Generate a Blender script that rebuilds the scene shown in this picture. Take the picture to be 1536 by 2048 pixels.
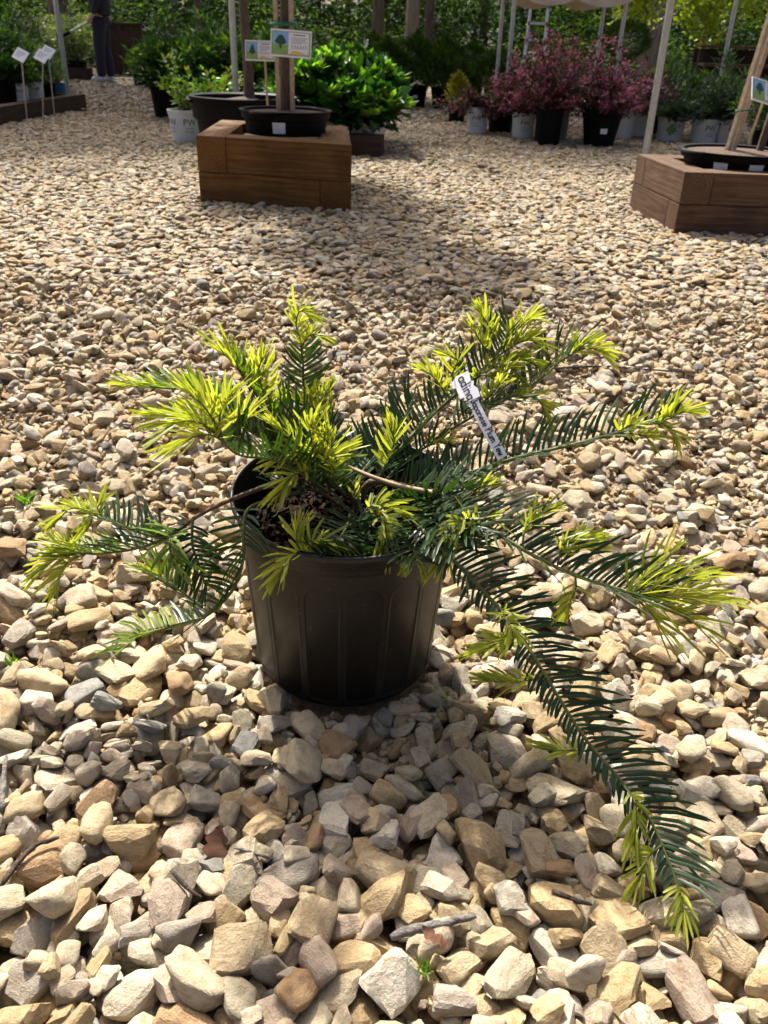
import bpy, bmesh, math, random
import numpy as np
from mathutils import Vector, Matrix, Euler, noise as mnoise
random.seed(7); rng = np.random.default_rng(11)
R_ = math.radians
for o in list(bpy.data.objects): bpy.data.objects.remove(o)
scene = bpy.context.scene
COL = scene.collection

# ------------------------------------------------------------------ camera
CAM_H, PITCH, ROLL, FPX = 0.75, R_(29.2), R_(2.0), 1700.0
fw = np.array([0, math.cos(PITCH), -math.sin(PITCH)])
_u = np.array([0, math.sin(PITCH), math.cos(PITCH)]); _r = np.array([1., 0, 0])
RT = _r*math.cos(ROLL) + _u*math.sin(ROLL); UP = _u*math.cos(ROLL) - _r*math.sin(ROLL)
CP = np.array([0, 0, CAM_H])
cam = bpy.data.cameras.new('camera'); cam_o = bpy.data.objects.new('camera', cam); COL.objects.link(cam_o)
m = Matrix.Identity(4)
for i in range(3):
    m[i][0], m[i][1], m[i][2], m[i][3] = RT[i], UP[i], -fw[i], CP[i]
cam_o.matrix_world = m
cam.sensor_fit = 'VERTICAL'; cam.sensor_height = 24; cam.lens = 24*FPX/2048
cam.clip_start = 0.02; cam.clip_end = 500
cam.dof.use_dof = True; cam.dof.focus_distance = 0.98; cam.dof.aperture_fstop = 10.0
scene.camera = cam_o

# ------------------------------------------------------------------ sky, sun, exposure
SUN_EL, SUN_AZ = R_(48), R_(20)          # azimuth measured from +Y towards -X
to_sun = Vector((-math.sin(SUN_AZ)*math.cos(SUN_EL), math.cos(SUN_AZ)*math.cos(SUN_EL), math.sin(SUN_EL)))
world = bpy.data.worlds.new('World'); scene.world = world; world.use_nodes = True
wn = world.node_tree.nodes; wl = world.node_tree.links; wn.clear()
sky = wn.new('ShaderNodeTexSky'); sky.sky_type = 'NISHITA'; sky.sun_disc = False
sky.sun_elevation = SUN_EL; sky.sun_rotation = -SUN_AZ; sky.air_density = 0.4; sky.dust_density = 8; sky.ozone_density = 0.2
bg = wn.new('ShaderNodeBackground'); bg.inputs[1].default_value = 0.12
wo = wn.new('ShaderNodeOutputWorld'); wl.new(sky.outputs[0], bg.inputs[0]); wl.new(bg.outputs[0], wo.inputs[0])
sl = bpy.data.lights.new('sun', 'SUN'); sl.energy = 4.6; sl.angle = R_(1.4); sl.color = (1, 0.945, 0.86)
so = bpy.data.objects.new('sun', sl); COL.objects.link(so)
so.rotation_euler = to_sun.to_track_quat('Z', 'Y').to_euler(); so.location = (-3, 8, 12)
scene.view_settings.view_transform = 'Standard'; scene.view_settings.look = 'None'
scene.view_settings.exposure = 1.25; scene.view_settings.gamma = 1

# ------------------------------------------------------------------ helpers
def ray(px, py): return fw + RT*(px-768)/FPX - UP*(py-1024)/FPX
def at(px, py, Y):
    d = ray(px, py); return CP + d*Y/d[1]
def gnd(px, py, z=0.0):
    d = ray(px, py); return CP + d*(z-CAM_H)/d[2]
def proj(P):
    v = np.asarray(P)-CP; w = v@fw
    return 768+FPX*(v@RT)/w, 1024-FPX*(v@UP)/w, w

def tag(o, label=None, cat=None, group=None, kind=None):
    if label: o['label'] = label
    if cat: o['category'] = cat
    if group: o['group'] = group
    if kind: o['kind'] = kind
    return o
def thing(name, label, cat, loc=(0, 0, 0), rz=0, group=None):
    o = bpy.data.objects.new(name, None); COL.objects.link(o)
    o.empty_display_size = 0.1; o.location = loc; o.rotation_euler = (0, 0, rz)
    return tag(o, label, cat, group)
def link(name, me, mat=None, parent=None):
    o = bpy.data.objects.new(name, me); COL.objects.link(o)
    if mat is not None and len(me.materials) == 0: me.materials.append(mat)
    if parent is not None: o.parent = parent
    return o
def mk(V, F, smooth=False, name='m'):
    me = bpy.data.meshes.new(name)
    me.from_pydata([tuple(map(float, v)) for v in V], [], [tuple(map(int, f)) for f in F]); me.update()
    if smooth: me.polygons.foreach_set('use_smooth', [True]*len(me.polygons))
    return me
def mk_tris(V, T, smooth=False, tint=None, name='m'):
    V = np.asarray(V, np.float32); T = np.asarray(T, np.int32)
    me = bpy.data.meshes.new(name)
    me.vertices.add(len(V)); me.vertices.foreach_set('co', V.ravel())
    me.loops.add(T.size); me.loops.foreach_set('vertex_index', T.ravel())
    me.polygons.add(len(T)); me.polygons.foreach_set('loop_start', np.arange(0, T.size, 3, dtype=np.int32))
    me.polygons.foreach_set('loop_total', np.full(len(T), 3, np.int32))
    if smooth: me.polygons.foreach_set('use_smooth', np.ones(len(T), bool))
    if tint is not None:
        a = me.attributes.new('tint', 'FLOAT', 'POINT'); a.data.foreach_set('value', np.asarray(tint, np.float32))
    me.update(calc_edges=True); me.validate()
    return me
class MB:
    """collects shapes for one mesh"""
    def __init__(s): s.V = []; s.F = []
    def add(s, V, F):
        b = len(s.V); s.V += [tuple(v) for v in V]; s.F += [tuple(b+i for i in f) for f in F]; return s
    def box(s, c, d, rot=None):
        M = rot or Matrix.Identity(3); c = Vector(c)
        vs = [c + M@Vector((sx*d[0]/2, sy*d[1]/2, sz*d[2]/2)) for sx in (-1, 1) for sy in (-1, 1) for sz in (-1, 1)]
        return s.add(vs, [(0, 1, 3, 2), (4, 6, 7, 5), (0, 4, 5, 1), (2, 3, 7, 6), (0, 2, 6, 4), (1, 5, 7, 3)])
    def tube(s, pts, rad, n=8, cap=True):
        V, F = tube(pts, rad, n, cap); return s.add(V, F)
    def lathe(s, prof, n=40, cap=False):
        V = []; F = []
        for (r, z) in prof:
            V += [(r*math.cos(2*math.pi*k/n), r*math.sin(2*math.pi*k/n), z) for k in range(n)]
        for i in range(len(prof)-1):
            for k in range(n):
                k2 = (k+1) % n; F.append((i*n+k, i*n+k2, (i+1)*n+k2, (i+1)*n+k))
        return s.add(V, F)
    def obj(s, name, mat, parent=None, smooth=False, bevel=0, seg=2, auto=True):
        me = mk(s.V, s.F, smooth)
        if bevel:
            bm = bmesh.new(); bm.from_mesh(me)
            bmesh.ops.bevel(bm, geom=list(bm.edges), offset=bevel, segments=seg, affect='EDGES', profile=0.6)
            bm.to_mesh(me); bm.free()
        o = link(name, me, mat, parent)
        if smooth and auto: 
            try: me.set_sharp_from_angle(angle=R_(38))
            except Exception: pass
        return o
def frame_of(t, up=(0, 0, 1)):
    t = Vector(t).normalized(); s = t.cross(Vector(up))
    if s.length < 1e-3: s = t.cross(Vector((0, 1, 0)))
    s.normalize(); return t, s, s.cross(t).normalized()
def tube(pts, rad, n=8, cap=True):
    pts = [Vector(p) for p in pts]; N = len(pts)
    rad = [rad]*N if isinstance(rad, (int, float)) else list(rad)
    V = []; F = []; pu = None
    for i, p in enumerate(pts):
        t = (pts[min(i+1, N-1)]-pts[max(i-1, 0)])
        t, s, u = frame_of(t, pu if pu is not None else (0, 0.05, 1)); pu = u
        for k in range(n):
            a = 2*math.pi*k/n; V.append(p + (s*math.cos(a)+u*math.sin(a))*rad[i])
    for i in range(N-1):
        for k in range(n):
            k2 = (k+1) % n; F.append((i*n+k, i*n+k2, (i+1)*n+k2, (i+1)*n+k))
    if cap: F.append(tuple(range(n-1, -1, -1))); F.append(tuple((N-1)*n+k for k in range(n)))
    return V, F
def spline(P, step):
    """Catmull-Rom resampled at about `step`"""
    P = np.asarray(P, float); Q = np.vstack([2*P[0]-P[1], P, 2*P[-1]-P[-2]]); out = []
    for i in range(1, len(Q)-2):
        p0, p1, p2, p3 = Q[i-1:i+3]; n = max(2, int(np.linalg.norm(p2-p1)/step*3))
        for t in np.linspace(0, 1, n, endpoint=False):
            out.append(.5*((2*p1)+(-p0+p2)*t+(2*p0-5*p1+4*p2-p3)*t*t+(-p0+3*p1-3*p2+p3)*t**3))
    out.append(Q[-2]); out = np.array(out)
    L = np.r_[0, np.cumsum(np.linalg.norm(np.diff(out, axis=0), axis=1))]
    s = np.linspace(0, L[-1], max(3, int(L[-1]/step)+1))
    return np.stack([np.interp(s, L, out[:, k]) for k in range(3)], 1)

# ------------------------------------------------------------------ materials
def new_mat(name):
    mt = bpy.data.materials.new(name); mt.use_nodes = True
    nt = mt.node_tree; nt.nodes.clear()
    out = nt.nodes.new('ShaderNodeOutputMaterial'); b = nt.nodes.new('ShaderNodeBsdfPrincipled')
    nt.links.new(b.outputs[0], out.inputs[0]); return mt, nt, b, out
def N(nt, t, **kw):
    n = nt.nodes.new(t)
    for k, v in kw.items(): setattr(n, k, v)
    return n
def ramp(nt, stops, interp='LINEAR'):
    r = nt.nodes.new('ShaderNodeValToRGB'); r.color_ramp.interpolation = interp
    e = r.color_ramp.elements
    while len(e) < len(stops): e.new(0.5)
    for i, (p, c) in enumerate(stops): e[i].position = p; e[i].color = (*c, 1)
    return r
def mixc(nt, a, b, f, mode='MIX'):
    n = nt.nodes.new('ShaderNodeMix'); n.data_type = 'RGBA'; n.blend_type = mode
    for s, v in ((0, f), (6, a), (7, b)):
        if hasattr(v, 'is_output'): nt.links.new(v, n.inputs[s])
        else: n.inputs[s].default_value = v if s == 0 else (*v, 1)
    return n.outputs[2]
def flat_mat(name, col, rough=0.5, metal=0, var=0.15, bump=0, scale=30, spec=0.5):
    mt, nt, b, out = new_mat(name)
    tc = N(nt, 'ShaderNodeTexCoord'); no = N(nt, 'ShaderNodeTexNoise'); no.inputs['Scale'].default_value = scale
    no.inputs['Detail'].default_value = 6; nt.links.new(tc.outputs['Object'], no.inputs['Vector'])
    r = ramp(nt, [(0.3, tuple(c*(1-var) for c in col)), (0.7, tuple(min(1, c*(1+var)) for c in col))])
    nt.links.new(no.outputs[0], r.inputs[0]); nt.links.new(r.outputs[0], b.inputs['Base Color'])
    b.inputs['Roughness'].default_value = rough; b.inputs['Metallic'].default_value = metal
    b.inputs['Specular IOR Level'].default_value = spec
    if bump:
        bp = N(nt, 'ShaderNodeBump'); bp.inputs['Strength'].default_value = bump; bp.inputs['Distance'].default_value = 0.01
        nt.links.new(no.outputs[0], bp.inputs['Height']); nt.links.new(bp.outputs[0], b.inputs['Normal'])
    return mt
def leaf_mat(name, dark, light, trans=0.4, rough=0.4, tcol=None, spec=0.5):
    """leaf colour varies leaf by leaf through the mesh attribute 'tint'"""
    mt, nt, b, out = new_mat(name)
    at_ = N(nt, 'ShaderNodeAttribute', attribute_name='tint')
    r = ramp(nt, [(0.0, dark), (1.0, light)]); nt.links.new(at_.outputs['Fac'], r.inputs[0])
    nt.links.new(r.outputs[0], b.inputs['Base Color']); b.inputs['Roughness'].default_value = rough
    b.inputs['Specular IOR Level'].default_value = spec
    tr = N(nt, 'ShaderNodeBsdfTranslucent')
    tc = mixc(nt, r.outputs[0], tcol or (1.6, 1.7, 0.5), 1.0, 'MULTIPLY'); nt.links.new(tc, tr.inputs[0])
    mx = N(nt, 'ShaderNodeMixShader'); mx.inputs[0].default_value = trans
    nt.links.new(b.outputs[0], mx.inputs[1]); nt.links.new(tr.outputs[0], mx.inputs[2]); nt.links.new(mx.outputs[0], out.inputs[0])
    return mt
def stone_mat():
    mt, nt, b, out = new_mat('river_stone')
    oi = N(nt, 'ShaderNodeObjectInfo'); tc = N(nt, 'ShaderNodeTexCoord')
    pal = ramp(nt, [(0.0, (.445, .36, .225)), (.13, (.40, .305, .17)), (.24, (.485, .425, .32)), (.37, (.335, .30, .245)),
                    (.44, (.43, .33, .185)), (.57, (.465, .395, .275)), (.68, (.385, .315, .24)), (.75, (.25, .25, .225)),
                    (.785, (.53, .49, .395)), (.87, (.36, .245, .135)), (.91, (.405, .36, .26))], 'CONSTANT')
    nt.links.new(oi.outputs['Random'], pal.inputs[0])
    mul = N(nt, 'ShaderNodeMath', operation='MULTIPLY'); mul.inputs[1].default_value = 371.0; nt.links.new(oi.outputs['Random'], mul.inputs[0])
    add = N(nt, 'ShaderNodeVectorMath', operation='ADD'); nt.links.new(tc.outputs['Object'], add.inputs[0]); nt.links.new(mul.outputs[0], add.inputs[1])
    # per-stone value jitter
    fr = N(nt, 'ShaderNodeMath', operation='FRACT'); nt.links.new(mul.outputs[0], fr.inputs[0])
    mr = N(nt, 'ShaderNodeMapRange'); mr.inputs[3].default_value = .78; mr.inputs[4].default_value = 1.15; nt.links.new(fr.outputs[0], mr.inputs[0])
    c1 = mixc(nt, pal.outputs[0], mr.outputs[0], 1.0, 'MULTIPLY')
    n1 = N(nt, 'ShaderNodeTexNoise'); n1.inputs['Scale'].default_value = 1.3; n1.inputs['Detail'].default_value = 5; n1.inputs['Roughness'].default_value = .62; n1.inputs['Distortion'].default_value = .15
    n2 = N(nt, 'ShaderNodeTexNoise'); n2.inputs['Scale'].default_value = 9; n2.inputs['Detail'].default_value = 8; n2.inputs['Roughness'].default_value = .7
    wv = N(nt, 'ShaderNodeTexWave'); wv.inputs['Scale'].default_value = .7; wv.inputs['Distortion'].default_value = 6; wv.inputs['Detail'].default_value = 3
    for n in (n1, n2, wv): nt.links.new(add.outputs[0], n.inputs['Vector'])
    r1 = ramp(nt, [(.36, (.72, .64, .56)), (.52, (1, 1, 1)), (.72, (1.15, 1.1, 1.03))]); nt.links.new(n1.outputs[0], r1.inputs[0])
    c2 = mixc(nt, c1, r1.outputs[0], .85, 'MULTIPLY')
    r2 = ramp(nt, [(.3, (.72, .7, .66)), (.55, (1, 1, 1)), (.75, (1.15, 1.13, 1.1))]); nt.links.new(n2.outputs[0], r2.inputs[0])
    c3 = mixc(nt, c2, r2.outputs[0], .7, 'MULTIPLY')
    r3 = ramp(nt, [(.0, (.8, .66, .5)), (.10, (1, 1, 1))]); nt.links.new(wv.outputs[0], r3.inputs[0])
    c4 = mixc(nt, c3, r3.outputs[0], .25, 'MULTIPLY')
    nt.links.new(c4, b.inputs['Base Color']); b.inputs['Roughness'].default_value = .72; b.inputs['Specular IOR Level'].default_value = .2
    bp = N(nt, 'ShaderNodeBump'); bp.inputs['Strength'].default_value = .45; bp.inputs['Distance'].default_value = .06
    nt.links.new(n2.outputs[0], bp.inputs['Height'])
    bp2 = N(nt, 'ShaderNodeBump'); bp2.inputs['Strength'].default_value = .22; bp2.inputs['Distance'].default_value = .2
    nt.links.new(n1.outputs[0], bp2.inputs['Height']); nt.links.new(bp.outputs[0], bp2.inputs['Normal']); nt.links.new(bp2.outputs[0], b.inputs['Normal'])
    return mt
def ground_mat():
    mt, nt, b, out = new_mat('gravel_ground')
    tc = N(nt, 'ShaderNodeTexCoord')
    v = N(nt, 'ShaderNodeTexVoronoi'); v.inputs['Scale'].default_value = 38; nt.links.new(tc.outputs['Object'], v.inputs['Vector'])
    sx = N(nt, 'ShaderNodeSeparateColor'); nt.links.new(v.outputs['Color'], sx.inputs[0])
    pal = ramp(nt, [(0, (.36, .28, .18)), (.2, (.28, .2, .12)), (.4, (.38, .33, .25)), (.6, (.22, .19, .16)), (.75, (.33, .25, .16)), (.9, (.42, .37, .3))], 'CONSTANT')
    nt.links.new(sx.outputs[0], pal.inputs[0])
    no = N(nt, 'ShaderNodeTexNoise'); no.inputs['Scale'].default_value = 90; no.inputs['Detail'].default_value = 8; nt.links.new(tc.outputs['Object'], no.inputs['Vector'])
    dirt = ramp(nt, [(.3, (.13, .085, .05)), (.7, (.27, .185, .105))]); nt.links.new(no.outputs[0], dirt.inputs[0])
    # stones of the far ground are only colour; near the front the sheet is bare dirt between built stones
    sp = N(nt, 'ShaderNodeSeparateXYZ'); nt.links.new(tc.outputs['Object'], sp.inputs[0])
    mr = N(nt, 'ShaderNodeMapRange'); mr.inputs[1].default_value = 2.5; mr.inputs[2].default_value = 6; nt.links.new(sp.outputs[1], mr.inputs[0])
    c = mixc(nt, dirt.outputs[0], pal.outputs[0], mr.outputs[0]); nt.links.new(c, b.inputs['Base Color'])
    b.inputs['Roughness'].default_value = .9
    bp = N(nt, 'ShaderNodeBump'); bp.inputs['Strength'].default_value = .8; bp.inputs['Distance'].default_value = .012
    nt.links.new(no.outputs[0], bp.inputs['Height'])
    bp2 = N(nt, 'ShaderNodeBump', invert=True); bp2.inputs['Strength'].default_value = .7; bp2.inputs['Distance'].default_value = .02
    nt.links.new(v.outputs['Distance'], bp2.inputs['Height']); nt.links.new(bp.outputs[0], bp2.inputs['Normal']); nt.links.new(bp2.outputs[0], b.inputs['Normal'])
    return mt
def timber_mat(name, c_dark, c_mid, c_light, rings=190):
    """long axis is local X: rings on the sawn ends, grain lines along the sides"""
    mt, nt, b, out = new_mat(name)
    tc = N(nt, 'ShaderNodeTexCoord'); oi = N(nt, 'ShaderNodeObjectInfo')
    off = N(nt, 'ShaderNodeVectorMath', operation='ADD'); nt.links.new(tc.outputs['Object'], off.inputs[0])
    ml = N(nt, 'ShaderNodeMath', operation='MULTIPLY'); ml.inputs[1].default_value = 9; nt.links.new(oi.outputs['Random'], ml.inputs[0])
    cx = N(nt, 'ShaderNodeCombineXYZ'); nt.links.new(ml.outputs[0], cx.inputs[0]); nt.links.new(cx.outputs[0], off.inputs[1])
    mp = N(nt, 'ShaderNodeMapping'); mp.inputs['Scale'].default_value = (1.6, 14, 14); nt.links.new(off.outputs[0], mp.inputs[0])
    n1 = N(nt, 'ShaderNodeTexNoise'); n1.inputs['Scale'].default_value = 1; n1.inputs['Detail'].default_value = 4; nt.links.new(mp.outputs[0], n1.inputs['Vector'])
    sp = N(nt, 'ShaderNodeSeparateXYZ'); nt.links.new(tc.outputs['Object'], sp.inputs[0])
    cy = N(nt, 'ShaderNodeCombineXYZ'); nt.links.new(sp.outputs[1], cy.inputs[1]); nt.links.new(sp.outputs[2], cy.inputs[2])
    ad = N(nt, 'ShaderNodeVectorMath', operation='ADD'); nt.links.new(cy.outputs[0], ad.inputs[0]); ad.inputs[1].default_value = (0, .012, -.01)
    ln = N(nt, 'ShaderNodeVectorMath', operation='LENGTH'); nt.links.new(ad.outputs[0], ln.inputs[0])
    ma = N(nt, 'ShaderNodeMath', operation='MULTIPLY_ADD'); nt.links.new(n1.outputs[0], ma.inputs[0]); ma.inputs[1].default_value = .05; nt.links.new(ln.outputs['Value'], ma.inputs[2])
    mm = N(nt, 'ShaderNodeMath', operation='MULTIPLY'); mm.inputs[1].default_value = rings*2.2; nt.links.new(ma.outputs[0], mm.inputs[0])
    sn = N(nt, 'ShaderNodeMath', operation='SINE'); nt.links.new(mm.outputs[0], sn.inputs[0])
    mr = N(nt, 'ShaderNodeMapRange'); mr.inputs[1].default_value = -1; nt.links.new(sn.outputs[0], mr.inputs[0])
    mp2 = N(nt, 'ShaderNodeMapping'); mp2.inputs['Scale'].default_value = (5, 160, 160); nt.links.new(off.outputs[0], mp2.inputs[0])
    n2 = N(nt, 'ShaderNodeTexNoise'); n2.inputs['Scale'].default_value = 1; n2.inputs['Detail'].default_value = 5; nt.links.new(mp2.outputs[0], n2.inputs['Vector'])
    n3 = N(nt, 'ShaderNodeTexNoise'); n3.inputs['Scale'].default_value = 7; n3.inputs['Detail'].default_value = 4; nt.links.new(off.outputs[0], n3.inputs['Vector'])
    r1 = ramp(nt, [(.15, c_dark), (.55, c_mid), (.9, c_light)]); nt.links.new(mr.outputs[0], r1.inputs[0])
    c0 = mixc(nt, c_mid, r1.outputs[0], .3)
    r2 = ramp(nt, [(.3, (.62, .6, .58)), (.65, (1.1, 1.08, 1.05))]); nt.links.new(n2.outputs[0], r2.inputs[0])
    c1 = mixc(nt, c0, r2.outputs[0], .8, 'MULTIPLY')
    r3 = ramp(nt, [(.32, (.55, .52, .5)), (.6, (1.08, 1.06, 1.02))]); nt.links.new(n3.outputs[0], r3.inputs[0])
    c2 = mixc(nt, c1, r3.outputs[0], .6, 'MULTIPLY'); nt.links.new(c2, b.inputs['Base Color'])
    b.inputs['Roughness'].default_value = .8; b.inputs['Specular IOR Level'].default_value = .15
    bp = N(nt, 'ShaderNodeBump'); bp.inputs['Strength'].default_value = .35; bp.inputs['Distance'].default_value = .004
    nt.links.new(n2.outputs[0], bp.inputs['Height']); nt.links.new(bp.outputs[0], b.inputs['Normal'])
    return mt
def bark_mat(name, dark, light, sc=(14, 14, 2)):
    mt, nt, b, out = new_mat(name); tc = N(nt, 'ShaderNodeTexCoord'); mp = N(nt, 'ShaderNodeMapping'); mp.inputs['Scale'].default_value = sc
    nt.links.new(tc.outputs['Object'], mp.inputs[0]); no = N(nt, 'ShaderNodeTexNoise'); no.inputs['Scale'].default_value = 1.6; no.inputs['Detail'].default_value = 8; no.inputs['Roughness'].default_value = .65
    nt.links.new(mp.outputs[0], no.inputs['Vector']); r = ramp(nt, [(.32, dark), (.68, light)]); nt.links.new(no.outputs[0], r.inputs[0])
    nt.links.new(r.outputs[0], b.inputs['Base Color']); b.inputs['Roughness'].default_value = .9
    bp = N(nt, 'ShaderNodeBump'); bp.inputs['Strength'].default_value = .8; bp.inputs['Distance'].default_value = .03
    nt.links.new(no.outputs[0], bp.inputs['Height']); nt.links.new(bp.outputs[0], b.inputs['Normal']); return mt
def pot_mat():
    mt, nt, b, out = new_mat('black_pot_plastic'); tc = N(nt, 'ShaderNodeTexCoord')
    no = N(nt, 'ShaderNodeTexNoise'); no.inputs['Scale'].default_value = 9; no.inputs['Detail'].default_value = 5; nt.links.new(tc.outputs['Object'], no.inputs['Vector'])
    r = ramp(nt, [(.3, (.007, .0064, .0058)), (.75, (.014, .0125, .011))]); nt.links.new(no.outputs[0], r.inputs[0])
    # splashed soil specks
    v = N(nt, 'ShaderNodeTexVoronoi'); v.inputs['Scale'].default_value = 170; nt.links.new(tc.outputs['Object'], v.inputs['Vector'])
    sc_ = N(nt, 'ShaderNodeSeparateColor'); nt.links.new(v.outputs['Color'], sc_.inputs[0])
    g1 = N(nt, 'ShaderNodeMath', operation='GREATER_THAN'); g1.inputs[1].default_value = .90; nt.links.new(sc_.outputs[0], g1.inputs[0])
    g2 = N(nt, 'ShaderNodeMath', operation='LESS_THAN'); g2.inputs[1].default_value = .16; nt.links.new(v.outputs['Distance'], g2.inputs[0])
    g3 = N(nt, 'ShaderNodeMath', operation='MULTIPLY'); nt.links.new(g1.outputs[0], g3.inputs[0]); nt.links.new(g2.outputs[0], g3.inputs[1])
    c = mixc(nt, r.outputs[0], (.12, .09, .06), g3.outputs[0]); nt.links.new(c, b.inputs['Base Color'])
    rr = N(nt, 'ShaderNodeMapRange'); rr.inputs[3].default_value = .38; rr.inputs[4].default_value = .55; nt.links.new(no.outputs[0], rr.inputs[0]); nt.links.new(rr.outputs[0], b.inputs['Roughness'])
    b.inputs['Specular IOR Level'].default_value = .38
    n2 = N(nt, 'ShaderNodeTexNoise'); n2.inputs['Scale'].default_value = 260; nt.links.new(tc.outputs['Object'], n2.inputs['Vector'])
    bp = N(nt, 'ShaderNodeBump'); bp.inputs['Strength'].default_value = .08; bp.inputs['Distance'].default_value = .002
    nt.links.new(n2.outputs[0], bp.inputs['Height']); nt.links.new(bp.outputs[0], b.inputs['Normal']); return mt

M = {}
M['stone'] = stone_mat(); M['ground'] = ground_mat(); M['pot'] = pot_mat()
M['black_plastic'] = flat_mat('black_plastic', (.004, .004, .0043), .6, var=.25, scale=12, spec=.1)
M['white_plastic'] = flat_mat('white_plastic', (.62, .66, .66), .45, var=.08, scale=9)
M['blue_plastic'] = flat_mat('blue_plastic', (.03, .13, .33), .45)
M['terracotta'] = flat_mat('grey_clay', (.22, .2, .18), .8, bump=.2)
M['soil'] = flat_mat('potting_soil', (.020, .013, .008), .95, var=.7, bump=1, scale=120, spec=.05)
M['bark_chip'] = flat_mat('bark_chip', (.020, .014, .010), .95, var=.7, bump=.6, scale=90, spec=.04)
M['brown_soil'] = flat_mat('brown_soil', (.075, .045, .028), .95, var=.55, bump=1, scale=60)
M['timber_l'] = timber_mat('brown_timber', (.07, .034, .010), (.135, .068, .021), (.20, .108, .038))
M['timber_r'] = timber_mat('weathered_timber', (.06, .034, .02), (.12, .073, .046), (.175, .115, .078))
M['timber_d'] = timber_mat('dark_timber', (.035, .022, .016), (.065, .042, .031), (.095, .065, .05))
M['steel'] = flat_mat('galvanised_steel', (.42, .44, .43), .42, metal=.55, var=.12)
M['alu'] = flat_mat('aluminium', (.6, .6, .6), .4, metal=.5, var=.08)
M['red'] = flat_mat('red_plastic', (.35, .05, .04), .5)
M['cloth'] = flat_mat('canopy_cloth', (.56, .49, .38), .9, var=.06)
M['stake'] = flat_mat('stake_wood', (.36, .28, .19), .8, var=.2, scale=40, bump=.2)
M['bamboo'] = flat_mat('bamboo', (.42, .31, .17), .6, var=.2)
M['bark'] = bark_mat('tree_bark', (.045, .034, .026), (.14, .105, .08))
M['bark_pale'] = bark_mat('pale_bark', (.09, .075, .06), (.24, .2, .165))
M['bark_young'] = bark_mat('young_bark', (.06, .042, .03), (.15, .105, .075), (40, 40, 8))
M['stem'] = flat_mat('woody_stem', (.11, .066, .034), .8, var=.45, bump=.6, scale=120)
M['stem_green'] = flat_mat('green_stem', (.075, .095, .02), .65, var=.3, scale=90)
M['stem_pale'] = flat_mat('cut_stem', (.27, .19, .11), .75, var=.3, scale=90)
M['needle_old'] = leaf_mat('old_needle', (.011, .028, .0095), (.030, .062, .018), trans=.18, rough=.38, tcol=(2.0, 2.2, .5), spec=.36)
M['needle_mid'] = leaf_mat('half_grown_needle', (.07, .14, .018), (.19, .28, .03), trans=.36, rough=.36, tcol=(1.5, 1.5, .5))
M['needle_new'] = leaf_mat('new_needle', (.225, .275, .038), (.40, .43, .075), trans=.46, rough=.45, tcol=(1.35, 1.32, .55), spec=.3)
M['paper'] = flat_mat('white_tag', (.72, .74, .78), .5, var=.03)
M['ink'] = flat_mat('black_ink', (.012, .011, .016), .5)
M['print_green'] = flat_mat('print_green', (.10, .24, .05), .5, var=.3, scale=60)
M['print_lawn'] = flat_mat('print_lawn', (.22, .36, .10), .5)
M['print_blue'] = flat_mat('print_sky', (.22, .42, .68), .5)
M['print_orange'] = flat_mat('print_orange', (.72, .46, .07), .5)
M['print_grey'] = flat_mat('print_grey', (.12, .12, .13), .5)
M['print_dark'] = flat_mat('print_dark_green', (.02, .07, .02), .5)
M['tape'] = flat_mat('green_tape', (.01, .13, .07), .5)
M['wood_grey'] = bark_mat('driftwood', (.10, .09, .08), (.30, .27, .235), (60, 60, 60))
M['twig'] = bark_mat('dark_twig', (.03, .02, .015), (.12, .085, .06), (60, 60, 60))
M['dry_leaf'] = leaf_mat('dry_leaf', (.06, .03, .02), (.17, .075, .035), trans=.2, tcol=(1.2, 1, .8))

# ------------------------------------------------------------------ ground and setting
GZ = -0.03
V = []; F = []
xs = [-150, -40, -12, -4, 0, 4, 12, 40, 150]; ys = [-40, -4, 2, 6, 12, 20, 30, 42, 55, 75, 110, 200]
def hill(y, x=0): return GZ + (0 if y < 36 else 9*(1-math.exp(-((y-36)/28.0)**1.5)))
for y in ys:
    for x in xs: V.append((x, y, hill(y)))
nx = len(xs)
for j in range(len(ys)-1):
    for i in range(nx-1): F.append((j*nx+i, j*nx+i+1, (j+1)*nx+i+1, (j+1)*nx+i))
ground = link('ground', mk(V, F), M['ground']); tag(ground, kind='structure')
ground['label'] = 'tan and cream river gravel yard'
M['litter'] = flat_mat('forest_litter', (.05, .048, .02), .95, var=.6, bump=.6, scale=3)
V = []; F = []
ys2 = [19.5, 24, 30, 36, 42, 55, 75, 110, 195]
for j, y in enumerate(ys2):
    for x in xs: V.append((x, y + (1.2*math.sin(x*.7) if j == 0 else 0), np.interp(y, ys, [hill(q) for q in ys]) + .012))
for j in range(len(ys2)-1):
    for i in range(nx-1): F.append((j*nx+i, j*nx+i+1, (j+1)*nx+i+1, (j+1)*nx+i))
tag(link('forest_floor', mk(V, F), M['litter']), kind='structure')

# footprints where no stone may lie: (x, y, r) discs and rotated boxes
DISC = []; RECT = []; QUAD = []
def free(x, y, pad=0.0):
    ok = np.ones(len(x), bool)
    for (a, b_, r) in DISC: ok &= (x-a)**2+(y-b_)**2 > (r+pad)**2
    for (cx_, cy_, hx, hy, an) in RECT:
        c, s = math.cos(an), math.sin(an); u = (x-cx_)*c+(y-cy_)*s; v = -(x-cx_)*s+(y-cy_)*c
        ok &= ~((abs(u) < hx+pad) & (abs(v) < hy+pad))
    for Q in QUAD:
        ins = np.ones(len(x), bool)
        for (p, q) in zip(Q, Q[1:]+Q[:1]): ins &= (q[0]-p[0])*(y-p[1])-(q[1]-p[1])*(x-p[0]) > .012
        ok &= ~ins
    return ok

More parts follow.
